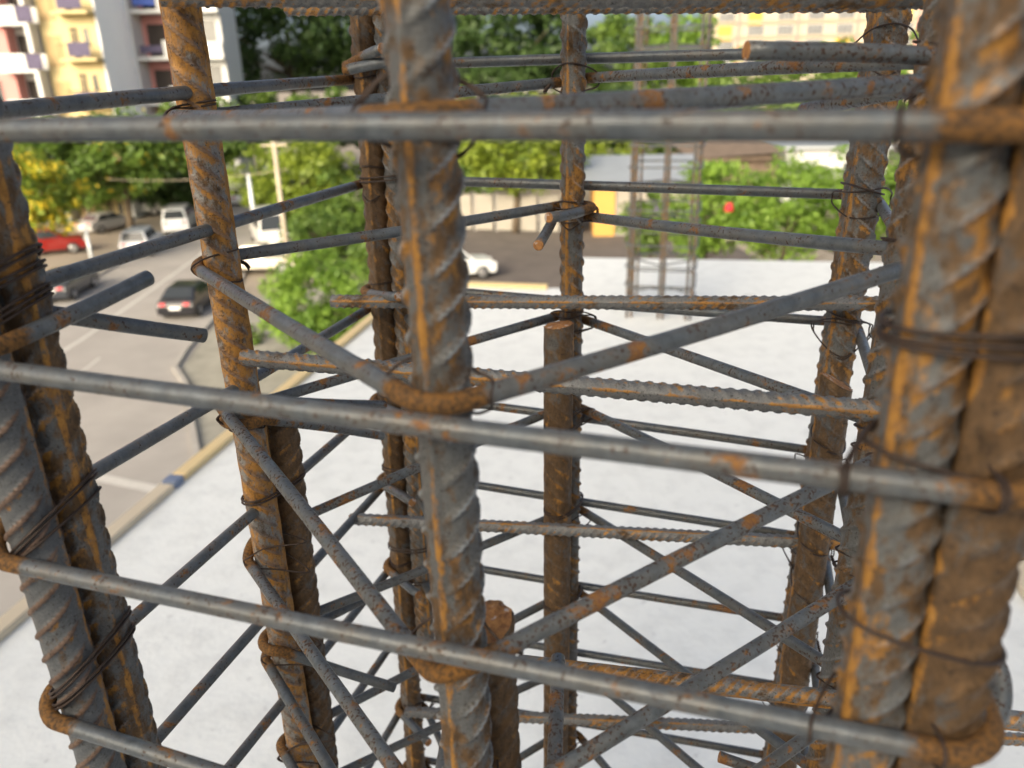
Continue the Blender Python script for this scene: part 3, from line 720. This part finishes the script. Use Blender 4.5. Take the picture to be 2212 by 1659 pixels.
# ------------------------------------------------------------------ rebar geometry
def frame_of(d):
    d = d / np.linalg.norm(d)
    a = np.array([0, 1., 0]) if abs(d[1]) < .9 else np.array([1., 0, 0])
    x = np.cross(a, d); x /= np.linalg.norm(x); y = np.cross(d, x)
    return x, y, d
def rebar(name, p0, p1, dia, mat, parent, hand=1, phase=0.0, pitch=.0165, h=.0014, fine=None, step=.0013, coarse=.005, slant=0.0, seg=30, seed=0, incl=.85):
    """ribbed bar: two lengthwise seams and inclined crescent ribs on either half"""
    p0, p1 = np.array(p0, float), np.array(p1, float)
    L = np.linalg.norm(p1 - p0); x, y, d = frame_of(p1 - p0)
    if fine is None: s = np.arange(0, L + step, step)
    else:
        f0, f1 = max(0, fine[0]), min(L, fine[1])
        s = np.concatenate([np.arange(0, f0, coarse), np.arange(f0, f1, step), np.arange(f1, L + coarse, coarse)])
    s = s[s < L]; s = np.concatenate([s, [L]])
    r0 = dia / 2
    base = np.linspace(0, 2 * np.pi, seg, endpoint=False)
    extra = np.array([-.12, .12, np.pi - .12, np.pi + .12]) % (2 * np.pi)
    th = np.unique(np.concatenate([base, extra])); m = len(th)
    TH, SS = np.meshgrid(th, s)
    half = (np.sin(TH) >= 0)
    tl = np.where(half, TH, TH - np.pi)                   # 0..pi on each half
    cres = np.clip(np.sin(tl) * 1.6 - .12, 0, 1)
    ph = (SS - incl * r0 * (tl - np.pi / 2) + np.where(half, 0, pitch * .5)) / pitch
    ph = ph - np.floor(ph) - .5
    wid = .0023 / pitch * (dia / .025) ** .7
    prof = np.clip(1.5 - (np.abs(ph) / wid) ** 2 * 1.5, 0, 1)
    skirt = np.clip(1 - np.abs(ph + .5 * np.sign(hand) * 0 + wid * 1.6) / (wid * 2.2), 0, 1) * cres
    rib = prof * cres
    dl = np.minimum(np.abs(np.angle(np.exp(1j * TH))), np.abs(np.angle(np.exp(1j * (TH - np.pi)))))
    seam = np.clip(1 - (dl / .17) ** 2, 0, 1)
    rr = np.random.default_rng(seed)
    wob = 1 + .10 * np.sin(SS * 90 + rr.uniform(0, 6))
    seam = np.clip(1.4 * seam, 0, 1)
    Rr = r0 + h * rib * wob + h * .8 * seam * (1 + .12 * np.sin(SS * 210 + TH * 2))
    A = phase + hand * TH                                 # left-handed bars are mirrored
    S2 = SS.copy()
    if slant:
        off = slant * np.cos(TH) * r0; S2 = np.minimum(SS, L - r0 * abs(slant) + off)
    V = p0 + (Rr * np.cos(A))[..., None] * x + (Rr * np.sin(A))[..., None] * y + S2[..., None] * d
    nr = len(s); V = V.reshape(-1, 3)
    i, j = np.meshgrid(np.arange(nr - 1), np.arange(m), indexing='ij'); j2 = (j + 1) % m
    F = np.stack([i * m + j, i * m + j2, (i + 1) * m + j2, (i + 1) * m + j], -1).reshape(-1, 4)
    # capped ends as fans of degenerate-free quads (ring centre doubled)
    n0 = len(V); caps = []; Vc = []
    for e, row in ((0, 0), (1, nr - 1)):
        ring = V[row * m:(row + 1) * m]; c = ring.mean(0); Vc += [ring * .5 + c * .5 + (rr.normal(size=(m, 3)) * .0003), c[None] + d * (.0006 if e else -.0006)]
        o = n0 + e * (m + 1); o_in = o
        for q_ in range(m):
            a_, b_ = row * m + q_, row * m + (q_ + 1) % m; ia, ib = o_in + q_, o_in + (q_ + 1) % m
            caps.append((a_, b_, ib, ia) if e else (b_, a_, ia, ib))
        for q_ in range(0, m - 1, 2):
            ia, ib, ic = o_in + q_, o_in + q_ + 1, o_in + (q_ + 2) % m
            caps.append((ia, ib, ic, o_in + m) if e else (ic, ib, ia, o_in + m))
    V = np.concatenate([V] + Vc); F2 = np.concatenate([F, np.array(caps)])
    if hand < 0: F2 = F2[:, [0, 3, 2, 1]]
    midx = np.concatenate([np.zeros(len(F), int), np.ones(len(caps), int)])
    at = {'rib': np.concatenate([rib.ravel(), np.zeros(2 * (m + 1))]), 'seam': np.concatenate([seam.ravel(), np.zeros(2 * (m + 1))]),
          'skirt': np.concatenate([skirt.ravel(), np.zeros(2 * (m + 1))])}
    return link(name, mesh_np(name, V, F2, True, at, [mat, M['cut']], midx), parent)
def tube(name, P, r, mat, parent, seg=12, bend=None, caps=True, closed=False, mats=None):
    """round bar swept along points P with a parallel transported frame"""
    P = np.asarray(P, float); n = len(P)
    T = np.gradient(P, axis=0) if not closed else np.roll(P, -1, 0) - np.roll(P, 1, 0)
    T /= np.linalg.norm(T, axis=1)[:, None]
    up = np.array([0, 0, 1.]); a = np.cross(T[0], up)
    if np.linalg.norm(a) < .2: a = np.cross(T[0], [1., 0, 0])
    a /= np.linalg.norm(a); X = [a]
    for i in range(1, n):
        a = X[-1] - T[i] * (X[-1] @ T[i]); X.append(a / np.linalg.norm(a))
    X = np.array(X); Y = np.cross(T, X)
    th = np.linspace(0, 2 * np.pi, seg, endpoint=False)
    V = (P[:, None] + r * (np.cos(th)[None, :, None] * X[:, None] + np.sin(th)[None, :, None] * Y[:, None])).reshape(-1, 3)
    rows = n if closed else n - 1
    i, j = np.meshgrid(np.arange(rows), np.arange(seg), indexing='ij'); j2 = (j + 1) % seg; i2 = (i + 1) % n
    F = np.stack([i * seg + j, i * seg + j2, i2 * seg + j2, i2 * seg + j], -1).reshape(-1, 4)
    b = np.repeat(np.zeros(n) if bend is None else bend, seg); midx = np.zeros(len(F), int)
    if caps and not closed:
        Vc = []; cf = []
        for e, row in ((0, 0), (1, n - 1)):
            o = len(V) + e * (seg + 1); ring = V[row * seg:(row + 1) * seg]; c = ring.mean(0)
            Vc += [ring * .7 + c * .3, c[None]]
            for q_ in range(seg):
                a_, b_ = row * seg + q_, row * seg + (q_ + 1) % seg; ia, ib = o + q_, o + (q_ + 1) % seg
                cf.append((a_, b_, ib, ia) if e else (b_, a_, ia, ib))
            for q_ in range(0, seg, 2):
                ia, ib, ic = o + q_, o + q_ + 1, o + (q_ + 2) % seg
                cf.append((ia, ib, ic, o + seg) if e else (ic, ib, ia, o + seg))
        V = np.concatenate([V] + Vc); F = np.concatenate([F, np.array(cf)]); midx = np.concatenate([midx, np.ones(len(cf), int)])
        b = np.concatenate([b, np.zeros(2 * (seg + 1))])
    return link(name, mesh_np(name, V, F, True, {'bend': b}, mats or [mat, M['cut']], midx), parent)
def spline(ctrl, per=8, closed=False):
    c = np.asarray(ctrl, float); n = len(c); out = []
    rngi = range(n) if closed else range(n - 1)
    for i in rngi:
        p = [c[(i + k) % n] if closed else c[min(max(i + k, 0), n - 1)] for k in (-1, 0, 1, 2)]
        for t in np.arange(per) / per:
            out.append(.5 * ((2 * p[1]) + (-p[0] + p[2]) * t + (2 * p[0] - 5 * p[1] + 4 * p[2] - p[3]) * t * t + (-p[0] + 3 * p[1] - 3 * p[2] + p[3]) * t ** 3))
    if not closed: out.append(c[-1])
    return np.array(out)

# ------------------------------------------------------------------ the near cage
BASE = np.array([.02, .53, 0.0])
cage = tag(empty('rebar_cage', tuple(BASE)), 'rusty square column cage of ribbed bars, stirrups and tie wire, filling the foreground', 'rebar cage')
# bar: x at slab level, y, lean dx/dz, diameter
BARS = {
    'NL1': (-.2602, .385, -.0110, .025), 'NL2': (-.2572, .411, -.0051, .025),
    'NR1': (.1567, .250, -.0097, .025), 'NR2': (.1884, .243, -.0149, .028),
    'FM': (-.0171, .325, -.0100, .025), 'FMlow': (.0074, .357, -.0190, .028),
    'LM': (-.2177, .610, -.0067, .025), 'LMlow': (-.2223, .637, .0118, .028),
    'FL1': (-.1525, .830, .0098, .025), 'FL2': (-.1223, .822, .0053, .022),
    'FC': (.0636, .780, -.0002, .022), 'FClow': (.0427, .754, .0044, .028),
    'FR1': (.2982, .706, .0143, .025), 'FR2': (.3082, .730, .0096, .025), 'FRlow': (.2983, .660, -.0018, .028),
    'RM': (.2450, .470, -.0011, .025)}
def plan(k, z): b = BARS[k]; return np.array([b[0] + b[2] * z, b[1]])
TOP = 2.45
SPEC = {  # z range, material, rib hand, seam phase (deg), slanted cut, label
    'NL1': (0.0, TOP, 'bar_scale', 1, 8, 0, 'grey bar with bold raised ribs at the near left corner'),
    'NL2': (0.0, TOP, 'bar_mix', 1, -38, 0, None),
    'NR1': (0.0, TOP, 'bar_mix', 1, 205, 0, 'grey and orange bar at the near right corner'),
    'NR2': (0.0, TOP, 'bar_brown', 1, 20, 0, 'thick brown bar at the near right corner'),
    'FM': (.25, TOP, 'bar_grey', 1, 245, 0, 'grey bar with an orange seam in the middle of the near side'),
    'FMlow': (0.0, 1.273, 'bar_brown', 1, 60, .3, 'brown starter bar cut off behind the near middle bar'),
    'LM': (.25, TOP, 'bar_orange', -1, 185, 0, 'bright orange rusted bar in the middle of the left side'),
    'LMlow': (0.0, 1.285, 'bar_brown', 1, 235, .2, None),
    'FL1': (0.0, TOP, 'bar_brown', -1, 255, 0, None),
    'FL2': (.83, TOP, 'bar_mix', -1, 300, 0, None),
    'FC': (.25, TOP, 'bar_mix', -1, 238, 0, None),
    'FClow': (0.0, 1.322, 'bar_brown', -1, 352, .15, 'brown sawn-off starter bar in the middle of the far side'),
    'FR1': (.55, TOP, 'bar_mix', -1, 8, 0, None),
    'FR2': (.25, TOP, 'bar_mix', 1, 40, 0, None),
    'FRlow': (0.0, 1.297, 'bar_brown', -1, 175, .55, 'brown starter bar with a pale slanted cut at the far right corner'),
    'RM': (0.0, TOP, 'bar_mix', 1, 290, 0, None)}
for i, (k, (z0, z1, mt, hand, ph, sl_, lab)) in enumerate(SPEC.items()):
    a = np.array([*plan(k, z0), z0 + (.002 if z0 == 0 else 0)]); b = np.array([*plan(k, z1), z1])
    o = rebar('vertical_bar', a - BASE, b - BASE, BARS[k][3], M[mt], cage, hand, R(ph), fine=(.55 - z0, 1.68 - z0), slant=sl_, seed=i, step=.00075 if k in ('NL1', 'NL2', 'LM', 'LMlow', 'FM', 'FRlow', 'FR1') else .001, pitch={'FM': .0192, 'LM': .0150, 'NL1': .0170}.get(k, .0163 + .0006 * (i % 3)), h=.0022 if k in ('NL1', 'FM', 'LM', 'FR1', 'NR1', 'NR2') else .0017)
    if lab: o['label'] = lab
RS, KW = .0049, .0188
OUT, MID = ['NL1', 'NR2', 'FR2', 'FL1'], ['FM', 'RM', 'FC', 'LM']
LEGZ = {
    'O1': [1.5342, 1.5356, 1.5396, 1.5648, 1.5689, 1.5675, 1.5549, 1.5374], 'O2': [1.4246, 1.4192, 1.4222, 1.441, 1.444, 1.4562, 1.4523, 1.4441],
    'O3': [1.3071, 1.3076, 1.309, 1.3177, 1.3191, 1.3406, 1.318, 1.3188], 'O4': [1.1931, 1.164, 1.1653, 1.1736, 1.1749, 1.2097, 1.2015, 1.1998],
    'O5': [1.0923, 1.0819, 1.0803, 1.0699, 1.0682, 1.1064, 1.0947, 1.094], 'O6': [1.0028, .9826, .9794, .9592, .956, .9839, .9782, 1.006],
    'O7': [.901, .882, .8789, .8599, .8568, .88, .8666, .904], 'O8': [.7679, .7576, .756, .7458, .7442, .759, .7458, .7695],
    'D1': [1.5394, 1.5474, 1.5561, 1.5517, 1.5485, 1.5299, 1.5311, 1.5382], 'D2': [1.4222, 1.4479, 1.446, 1.4241, 1.4304, 1.4216, 1.4183, 1.4232],
    'D3': [1.282, 1.3237, 1.325, 1.3135, 1.3179, 1.2911, 1.2976, 1.2745], 'D4': [1.1789, 1.23, 1.2265, 1.2109, 1.2111, 1.1609, 1.1482, 1.159],
    'D5': [1.0611, 1.1141, 1.1107, 1.0826, 1.076, 1.0557, 1.0364, 1.0349], 'D6': [.9621, .9928, .9977, .9667, .9598, .9217, .9266, .9572],
    'D7': [.8702, .8924, .8959, .8537, .8441, .8409, .8445, .8667], 'D8': [.7168, .7287, .7306, .7407, .7403, .7012, .7031, .7149]}
for k in range(9, 14):
    LEGZ['O%d' % k] = [.758 - .12 * (k - 8)] * 8; LEGZ['D%d' % k] = [.722 - .12 * (k - 8)] * 8
for k, z in ((-1, 1.93), (0, 1.80), (-2, 2.06)):
    LEGZ['O%d' % k] = [z] * 8; LEGZ['D%d' % k] = [z - .03] * 8
# hooks: corner index, start tail tip, end tail tip, extra points after the end bend
HOOK = {
    'O2': (0, (-.2063, .50, 1.395), (-.2242, .475, 1.4409), 1.451, 1.430),
    'D1': (1, (.1228, .43, 1.5622), (.2238, .62, 1.526)), 'D2': (2, (.0367, .72, 1.433), (.0264, .70, 1.4116)),
    'D3': (3, (-.1321, .74, 1.2419), (-.1377, .74, 1.2073)), 'D5': (3, (-.168, .70, 1.03), (-.1226, .61, .9929)),
    'D4': (0, (-.0444, .44, 1.1491), (.0285, .44, 1.172), 1.166, 1.160, (.016, .300))}
def stirrup(key, mat):
    z8 = list(LEGZ[key]); names = OUT if key[0] == 'O' else MID
    zm = sum(z8) / 8; C = [plan(k, zm) for k in names]
    ctr = sum(C) / 4
    hk = HOOK.get(key, (None,) * 3); s0, tA, tB = hk[:3]
    if s0 is None:
        s0 = {'O': (2, 3)[hash_(key) % 2], 'D': (1, 2)[hash_(key) % 2]}[key[0]]
        inward = (ctr - C[s0]) / np.linalg.norm(ctr - C[s0]); side = np.array([-inward[1], inward[0]])
        tA = np.array([*(C[s0] + inward * .085 + side * .012), z8[2 * s0] - .012]); tB = np.array([*(C[s0] + inward * .08 - side * .012), z8[(2 * s0 - 1) % 8] + .012])
    a_, e_ = 2 * s0, (2 * s0 - 1) % 8
    gap = z8[a_] - z8[e_]; mn = 2 * RS + .001
    if abs(gap) < mn:
        sgn = 1 if gap >= 0 else -1
        if abs(gap) < 1e-6 or key in ('D2',): sgn = 1 if tA[2] > tB[2] else -1
        if key in ('D3',): sgn = 1
        sh_ = (mn * sgn - gap) / 2; z8[a_] += sh_; z8[e_] -= sh_
    P = []; Bd = []
    def put(xy, z, b): P.append((xy[0], xy[1], z)); Bd.append(b)
    nrm = []
    for i in range(4):
        d = C[(i + 1) % 4] - C[i]; d = d / np.linalg.norm(d); nrm.append(math.atan2(-d[0], d[1]))
    def arc(c, a0, a1, za, zb_):
        while a1 < a0: a1 += 2 * math.pi
        n = max(3, int((a1 - a0) / .16))
        for t in np.linspace(0, 1, n): put(c + KW * np.array([math.cos(a0 + (a1 - a0) * t), math.sin(a0 + (a1 - a0) * t)]), za + (zb_ - za) * (t * t * (3 - 2 * t)), 1)
        return a1
    def line(p, q, za, zb_, skip=True):
        L = np.linalg.norm(q - p); n = max(3, int(L / .012)); bow = .0015 * math.sin(hash_(key) + za * 50)
        for t in np.linspace(0, 1, n)[1:-1]:
            put(p + (q - p) * t, za + (zb_ - za) * t + bow * math.sin(math.pi * t), 0)
    c = C[s0]; tA = np.array(tA, float); tB = np.array(tB, float)
    v = tA[:2] - c; al = math.atan2(v[1], v[0]); D = np.linalg.norm(v); ph = al + math.acos(KW / D)
    T0 = c + KW * np.array([math.cos(ph), math.sin(ph)])
    zA, zB = (hk[3], hk[4]) if len(hk) > 3 else (z8[a_], z8[e_])
    put(tA[:2], tA[2], 0); line(tA[:2], T0, tA[2], zA)
    arc(c, ph, nrm[s0], zA, z8[a_])
    for kk in range(4):
        i = (s0 + kk) % 4; j = (i + 1) % 4; n = np.array([math.cos(nrm[i]), math.sin(nrm[i])])
        line(C[i] + KW * n, C[j] + KW * n, z8[2 * i], z8[2 * i + 1])
        if kk < 3: arc(C[j], nrm[i], nrm[j], z8[2 * i + 1], z8[(2 * j) % 8])
    v = (tB[:2] if len(hk) < 6 else np.array(hk[5])) - c; al = math.atan2(v[1], v[0]); D = np.linalg.norm(v); ph = al - math.acos(KW / D)
    last = nrm[(s0 + 3) % 4]
    arc(c, last, ph, z8[e_], zB)
    T1 = c + KW * np.array([math.cos(ph), math.sin(ph)])
    if len(hk) > 5:                                         # tail with a wide second bend
        md = np.array(hk[5]); p0_, p2_ = T1 + (md - T1) * .35, md + (tB[:2] - md) * .3
        for t in np.linspace(0, 1, 10): put((1 - t) ** 2 * p0_ + 2 * t * (1 - t) * md + t * t * p2_, zB, .9)
        line(p2_, tB[:2], zB, tB[2])
    else: line(T1, tB[:2], zB, tB[2])
    put(tB[:2], tB[2], 0)
    P = np.array(P); Bd = np.array(Bd, float)
    keep = np.concatenate([[True], np.linalg.norm(np.diff(P, axis=0), axis=1) > 1e-5]); P = P[keep]; Bd = Bd[keep]
    s = np.concatenate([[0], np.cumsum(np.linalg.norm(np.diff(P, axis=0), axis=1))])
    bi = s[Bd > .5]
    dist = np.abs(s[:, None] - bi[None]).min(1)
    bend = np.exp(-(dist / (.05 if key == 'O1' else .016)) ** 2)
    return tube('stirrup' if key[0] == 'O' else 'diamond_stirrup', P - BASE, RS, mat, cage, 14, bend)
def hash_(k): return sum(ord(c) * (i + 3) for i, c in enumerate(k))
for k in LEGZ:
    z = sum(LEGZ[k]) / 8
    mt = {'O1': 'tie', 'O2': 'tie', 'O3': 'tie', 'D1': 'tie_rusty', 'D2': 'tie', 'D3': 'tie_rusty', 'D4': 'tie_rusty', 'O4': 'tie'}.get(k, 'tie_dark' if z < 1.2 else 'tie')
    o = stirrup(k, M[mt])
# short lapped piece of smooth bar tied at the far left corner
tube('lap_bar', spline([(-.1511, .79, 1.5628), (-.115, .774, 1.568), (-.05, .752, 1.574)], 6) - BASE, RS, M['tie'], cage, 14, np.array([1.0, .7, .3] + [0] * 10)).__setitem__('label', 'short smooth bar with an ochre sawn end')

hb = [at_dist(2098, 1372, .315), at_dist(2135, 1410, .305), at_dist(2160, 1465, .295), at_dist(2158, 1530, .285), at_dist(2128, 1570, .28)]
tube('hook_bar', spline(hb, 6) - BASE, RS, M['tie_rusty'], cage, 14, np.full(25, .25))
# tie wire --------------------------------------------------------------
def wire(P, r=.00075, parent=cage, name='tie_wire', closed=False):
    return tube(name, np.asarray(P) - BASE, r, M['wire'], parent, 7, None, caps=False, closed=closed, mats=[M['wire']])
def twist(p, d, n=4, L=.016, r=.0009, parent=None):
    d = np.array(d, float); d /= np.linalg.norm(d); x, y, _ = frame_of(d); t = np.linspace(0, 1, n * 8)
    k1, k2 = random.uniform(-.35, .35) * L, random.uniform(-.35, .35) * L
    for s in (0, math.pi):
        rr_ = r * (1 + .5 * t)
        P = np.array(p) + t[:, None] * d * L + (rr_ * np.cos(t * n * 6.28 + s) + k1 * t * t)[:, None] * x + (rr_ * np.sin(t * n * 6.28 + s) + k2 * np.sin(t * 3.0))[:, None] * y
        wire(P, .00075, parent or cage, 'wire_tail')
def saddle(c, n, z, rin, w, h=.010, strands=2, dz=0.0, rs=RS, diamond=False):
    """wire looped over the inner face of a bar and under the stirrup on either side"""
    n = np.array(n) / np.linalg.norm(n); t = np.array([-n[1], n[0]]); c = np.array(c)
    out = KW * 1.414 - w if diamond else KW; made = []
    for k in range(strands):
        e = .0017 * k + random.uniform(0, .0008); hh = h * random.uniform(.8, 1.25); sk = random.uniform(-.004, .004) + dz
        def q(a, b, zz): p_ = c + t * a + n * b; return (p_[0], p_[1], z + zz)
        ctrl = [q(-w - e, out - .001, rs + .0012), q(-w * .62, -.25 * rin, hh * .9 + sk * .3), q(0, -rin - .0013 - e * .5, hh + sk), q(w * .62, -.25 * rin, hh * .8 + sk), q(w + e, out - .001, rs + .0012),
                q(w + e + .001, out + rs + .001, 0), q(w, out, -rs - .0014), q(w * .55, -.3 * rin, -hh * .9), q(0, -rin - .0013 - e * .5, -hh * 1.1 - sk), q(-w * .55, -.3 * rin, -hh * .8), q(-w - e, out, -rs - .0014), q(-w - e - .001, out + rs + .001, 0)]
        made.append(wire(spline(ctrl, 6, True), closed=True))
    if random.random() < .6:
        sg = random.choice((-1, 1)); p_ = c + t * sg * (w + .001) + n * (out - .004)
        twist((p_[0], p_[1], z - rs * .5), (t[0] * sg * .3 - n[0], t[1] * sg * .3 - n[1], -.5), L=random.uniform(.010, .018))
u_ = np.array([math.cos(R(17)), -math.sin(R(17))]); v_ = np.array([-u_[1], u_[0]])
rnd = random.Random(5)
for k in range(1, 9):
    zO, zD = LEGZ['O%d' % k], LEGZ['D%d' % k]
    for i, nm in enumerate(MID):
        n = (-v_, u_, v_, -u_)[i]; z = (zD[2 * i] + zD[(2 * i - 1) % 8]) / 2
        if z > 1.7: continue
        low = {'FM': 'FMlow', 'FC': 'FClow', 'LM': 'LMlow'}.get(nm)
        rin = BARS[nm][3] / 2 + (.026 if low and z < 1.26 else .0012)
        saddle(plan(nm, z), n, z, rin, .021 if nm != 'FM' else .024, .011 if nm != 'FM' else .015, rnd.choice((1, 2)), diamond=True)
    for i, (nm, n) in enumerate((('NL1', None), ('NR1', -v_), ('FR1', v_), ('FL1', v_))):
        if n is None: continue
        z = {'NR1': zO[1], 'FR1': zO[4], 'FL1': zO[5]}[nm]
        saddle(plan(nm, z), n, z, BARS[nm][3] / 2 + .0012, .022 if nm != 'FR1' else .024, .013, rnd.choice((1, 2)))
def band(c1, c2, r1, z, tilt, turns=2, rise=.004, tail=None, tz=0.0, phase=0.0):
    """wire wound round two neighbouring bars, the turns sloping across them"""
    c1, c2 = np.array(c1), np.array(c2); ax = c2 - c1; L = np.linalg.norm(ax); ax /= L; pr = np.array([-ax[1], ax[0]]); m = (c1 + c2) / 2
    P = []
    for t in np.linspace(0, turns * 2 * math.pi, int(turns * 40)):
        a = t + phase
        ex = math.copysign(abs(math.cos(a)) ** .8, math.cos(a)) * (L / 2 + r1 + .0015); ey = math.copysign(abs(math.sin(a)) ** .8, math.sin(a)) * (r1 + .0017)
        p_ = m + ax * ex + pr * ey
        P.append((p_[0], p_[1], z + tilt * ((p_[0] - m[0]) / .03) + rise * t / (2 * math.pi) + tz * math.sin(a)))
    w = wire(P, .0009)
    if tail is not None: twist(P[-1], tail, n=3, L=.02, parent=None)
def zpx(px, py, Y): return float(at_dist(px, py, Y)[2])
NLc = lambda z: (plan('NL1', z), plan('NL2', z))
for py, tl, tn in ((640, .019, 2), (668, .016, 2), (745, .021, 3), (1165, .026, 2), (1185, .020, 1), (1470, .024, 2), (1500, .020, 2)):
    z = zpx(60 + (py - 640) * .26, py, .375); band(*NLc(z), .0138, z, tl, tn, .003)
z = zpx(2100, 745, .24); band(plan('NR1', z), plan('NR2', z), .0152, z, .0005, 2, .0035)
z = zpx(2090, 760, .24); band(plan('NR1', z), plan('NR2', z), .0155, z, -.001, 1, .002)
for py in (1020, 1385):
    z = zpx(1960, py, .24); band(plan('NR1', z), plan('NR2', z), .0155, z, -.006, 1, .003)
for py in (150, 395, 640, 1020, 1190, 1260):
    z = zpx(840, py, .82); band(plan('FL1', z), plan('FL2', z), .0135, z, .002, 2, .004)
for py in (115, 420, 700, 940, 1150, 1250):
    z = zpx(1850, py, .69); c1 = plan('FR1', z); c2 = plan('FRlow', z) if z < 1.25 else plan('FR2', z); band(c1, c2, .0145, z, -.010, 1, .003)
for py in (905, 1060): z = zpx(620, py, .62); band(plan('LM', z), plan('LMlow', z), .0145, z, .003, 2, .003)
for py in (915, 1090, 1290): z = zpx(1220, py, .77); band(plan('FC', z), plan('FClow', z), .0145, z, .0, 2, .003)
# loose ribbed crossbars pushed through the cage -------------------------
def crossbar(a, b, mt, label, hand=1, ph=40, dia=.0125, pitch=.0088):
    a, b = np.array([float(x) for x in at_dist(*a)]), np.array([float(x) for x in at_dist(*b)])
    root = (a + b) / 2
    d = b - a; L = np.linalg.norm(d)
    o = rebar('ribbed_crossbar', np.array([-L / 2, 0, 0]), np.array([L / 2, 0, 0]), dia, M[mt], None, hand, R(ph), pitch, .0010, None, .0010, seg=20, incl=.9, seed=int(L * 1e4) % 97)
    q_ = Vector((1, 0, 0)).rotation_difference(Vector(d)); o.rotation_mode = 'QUATERNION'; o.rotation_quaternion = q_; o.location = tuple(root)
    return tag(o, label, 'rebar', 'loose ribbed bars laid through the cage')
crossbar((352, -7, .585), (2060, -8, .50), 'bar_thin_rusty', 'rusty ribbed bar highest in the cage, its end in front of the orange bar', -1, 100)
crossbar((620, 18, .79), (1930, 6, .668), 'bar_thin_rusty', 'orange ribbed bar highest on the far side of the cage', -1, 70)
crossbar((718, 651, .79), (1960, 656, .672), 'bar_thin', 'ribbed bar lying across the far bars just above the brown sawn-off starter', -1, 75)
crossbar((527, 772, .585), (1960, 893, .44), 'bar_thin', 'grey ribbed bar starting at the orange bar and passing behind the near middle bar', 1, 80)
crossbar((757, 1121, .768), (2290, 1199, .635), 'bar_thin', 'dark ribbed bar crossing the brown starter bars below their cut tops', -1, 30)
crossbar((1120, 1432, .50), (2300, 1569, .40), 'bar_thin_rusty', 'ribbed bar with an orange lower side starting behind the near middle bar', -1, 120)
crossbar((877, 1538, .762), (2300, 1601, .63), 'bar_thin', 'lowest grey ribbed bar across the far side of the cage', -1, 40)

# ------------------------------------------------------------------ second cage at the far end of the slab
FB = np.array([1.07, 5.38, 0.0])
far = tag(empty('rebar_cage', tuple(FB), R(-14)), 'distant upright column cage standing near the far edge of the slab', 'rebar cage')
hw = .215
pos = [(-hw, -hw), (-hw + .03, -hw + .01), (hw, -hw), (hw - .03, -hw), (hw, hw), (hw, hw - .03), (-hw, hw), (-hw + .03, hw), (0, -hw), (.03, -hw), (hw, 0), (0, hw), (-hw, 0)]
for i, (x, y) in enumerate(pos):
    rebar('vertical_bar', (x, y, .002), (x + random.uniform(-.012, .012), y + random.uniform(-.012, .012), 2.5), .016, M['bar_grey'], far, 1, i, step=.006, seg=10, seed=i)
for i in range(16):
    z = .10 + i * .13 + random.uniform(-.02, .02) + (.06 if i > 8 else 0); e = hw + .02
    pts = [(-e, -e, z), (e, -e, z), (e, e, z), (-e, e, z)]
    P = []
    for a, b in zip(pts, pts[1:] + pts[:1]):
        for t in np.linspace(.06, .94, 8): P.append(np.array(a) + (np.array(b) - np.array(a)) * t)
    tube('stirrup', P, .0055, M['tie'], far, 8, np.zeros(len(P)), closed=True, mats=[M['tie']])
    if i % 2 == 0:
        e2 = e + .012; pts = [(0, -e2, z + .02), (e2, 0, z + .02), (0, e2, z + .02), (-e2, 0, z + .02)]; P = []
        for a, b in zip(pts, pts[1:] + pts[:1]):
            for t in np.linspace(.06, .94, 8): P.append(np.array(a) + (np.array(b) - np.array(a)) * t)
        tube('diamond_stirrup', P, .0055, M['tie'], far, 8, np.zeros(len(P)), closed=True, mats=[M['tie']])
bpy.context.view_layer.update()
print('tris', sum(len(o.data.polygons) * 2 for o in bpy.data.objects if o.type == 'MESH'), 'objects', len(bpy.data.objects))
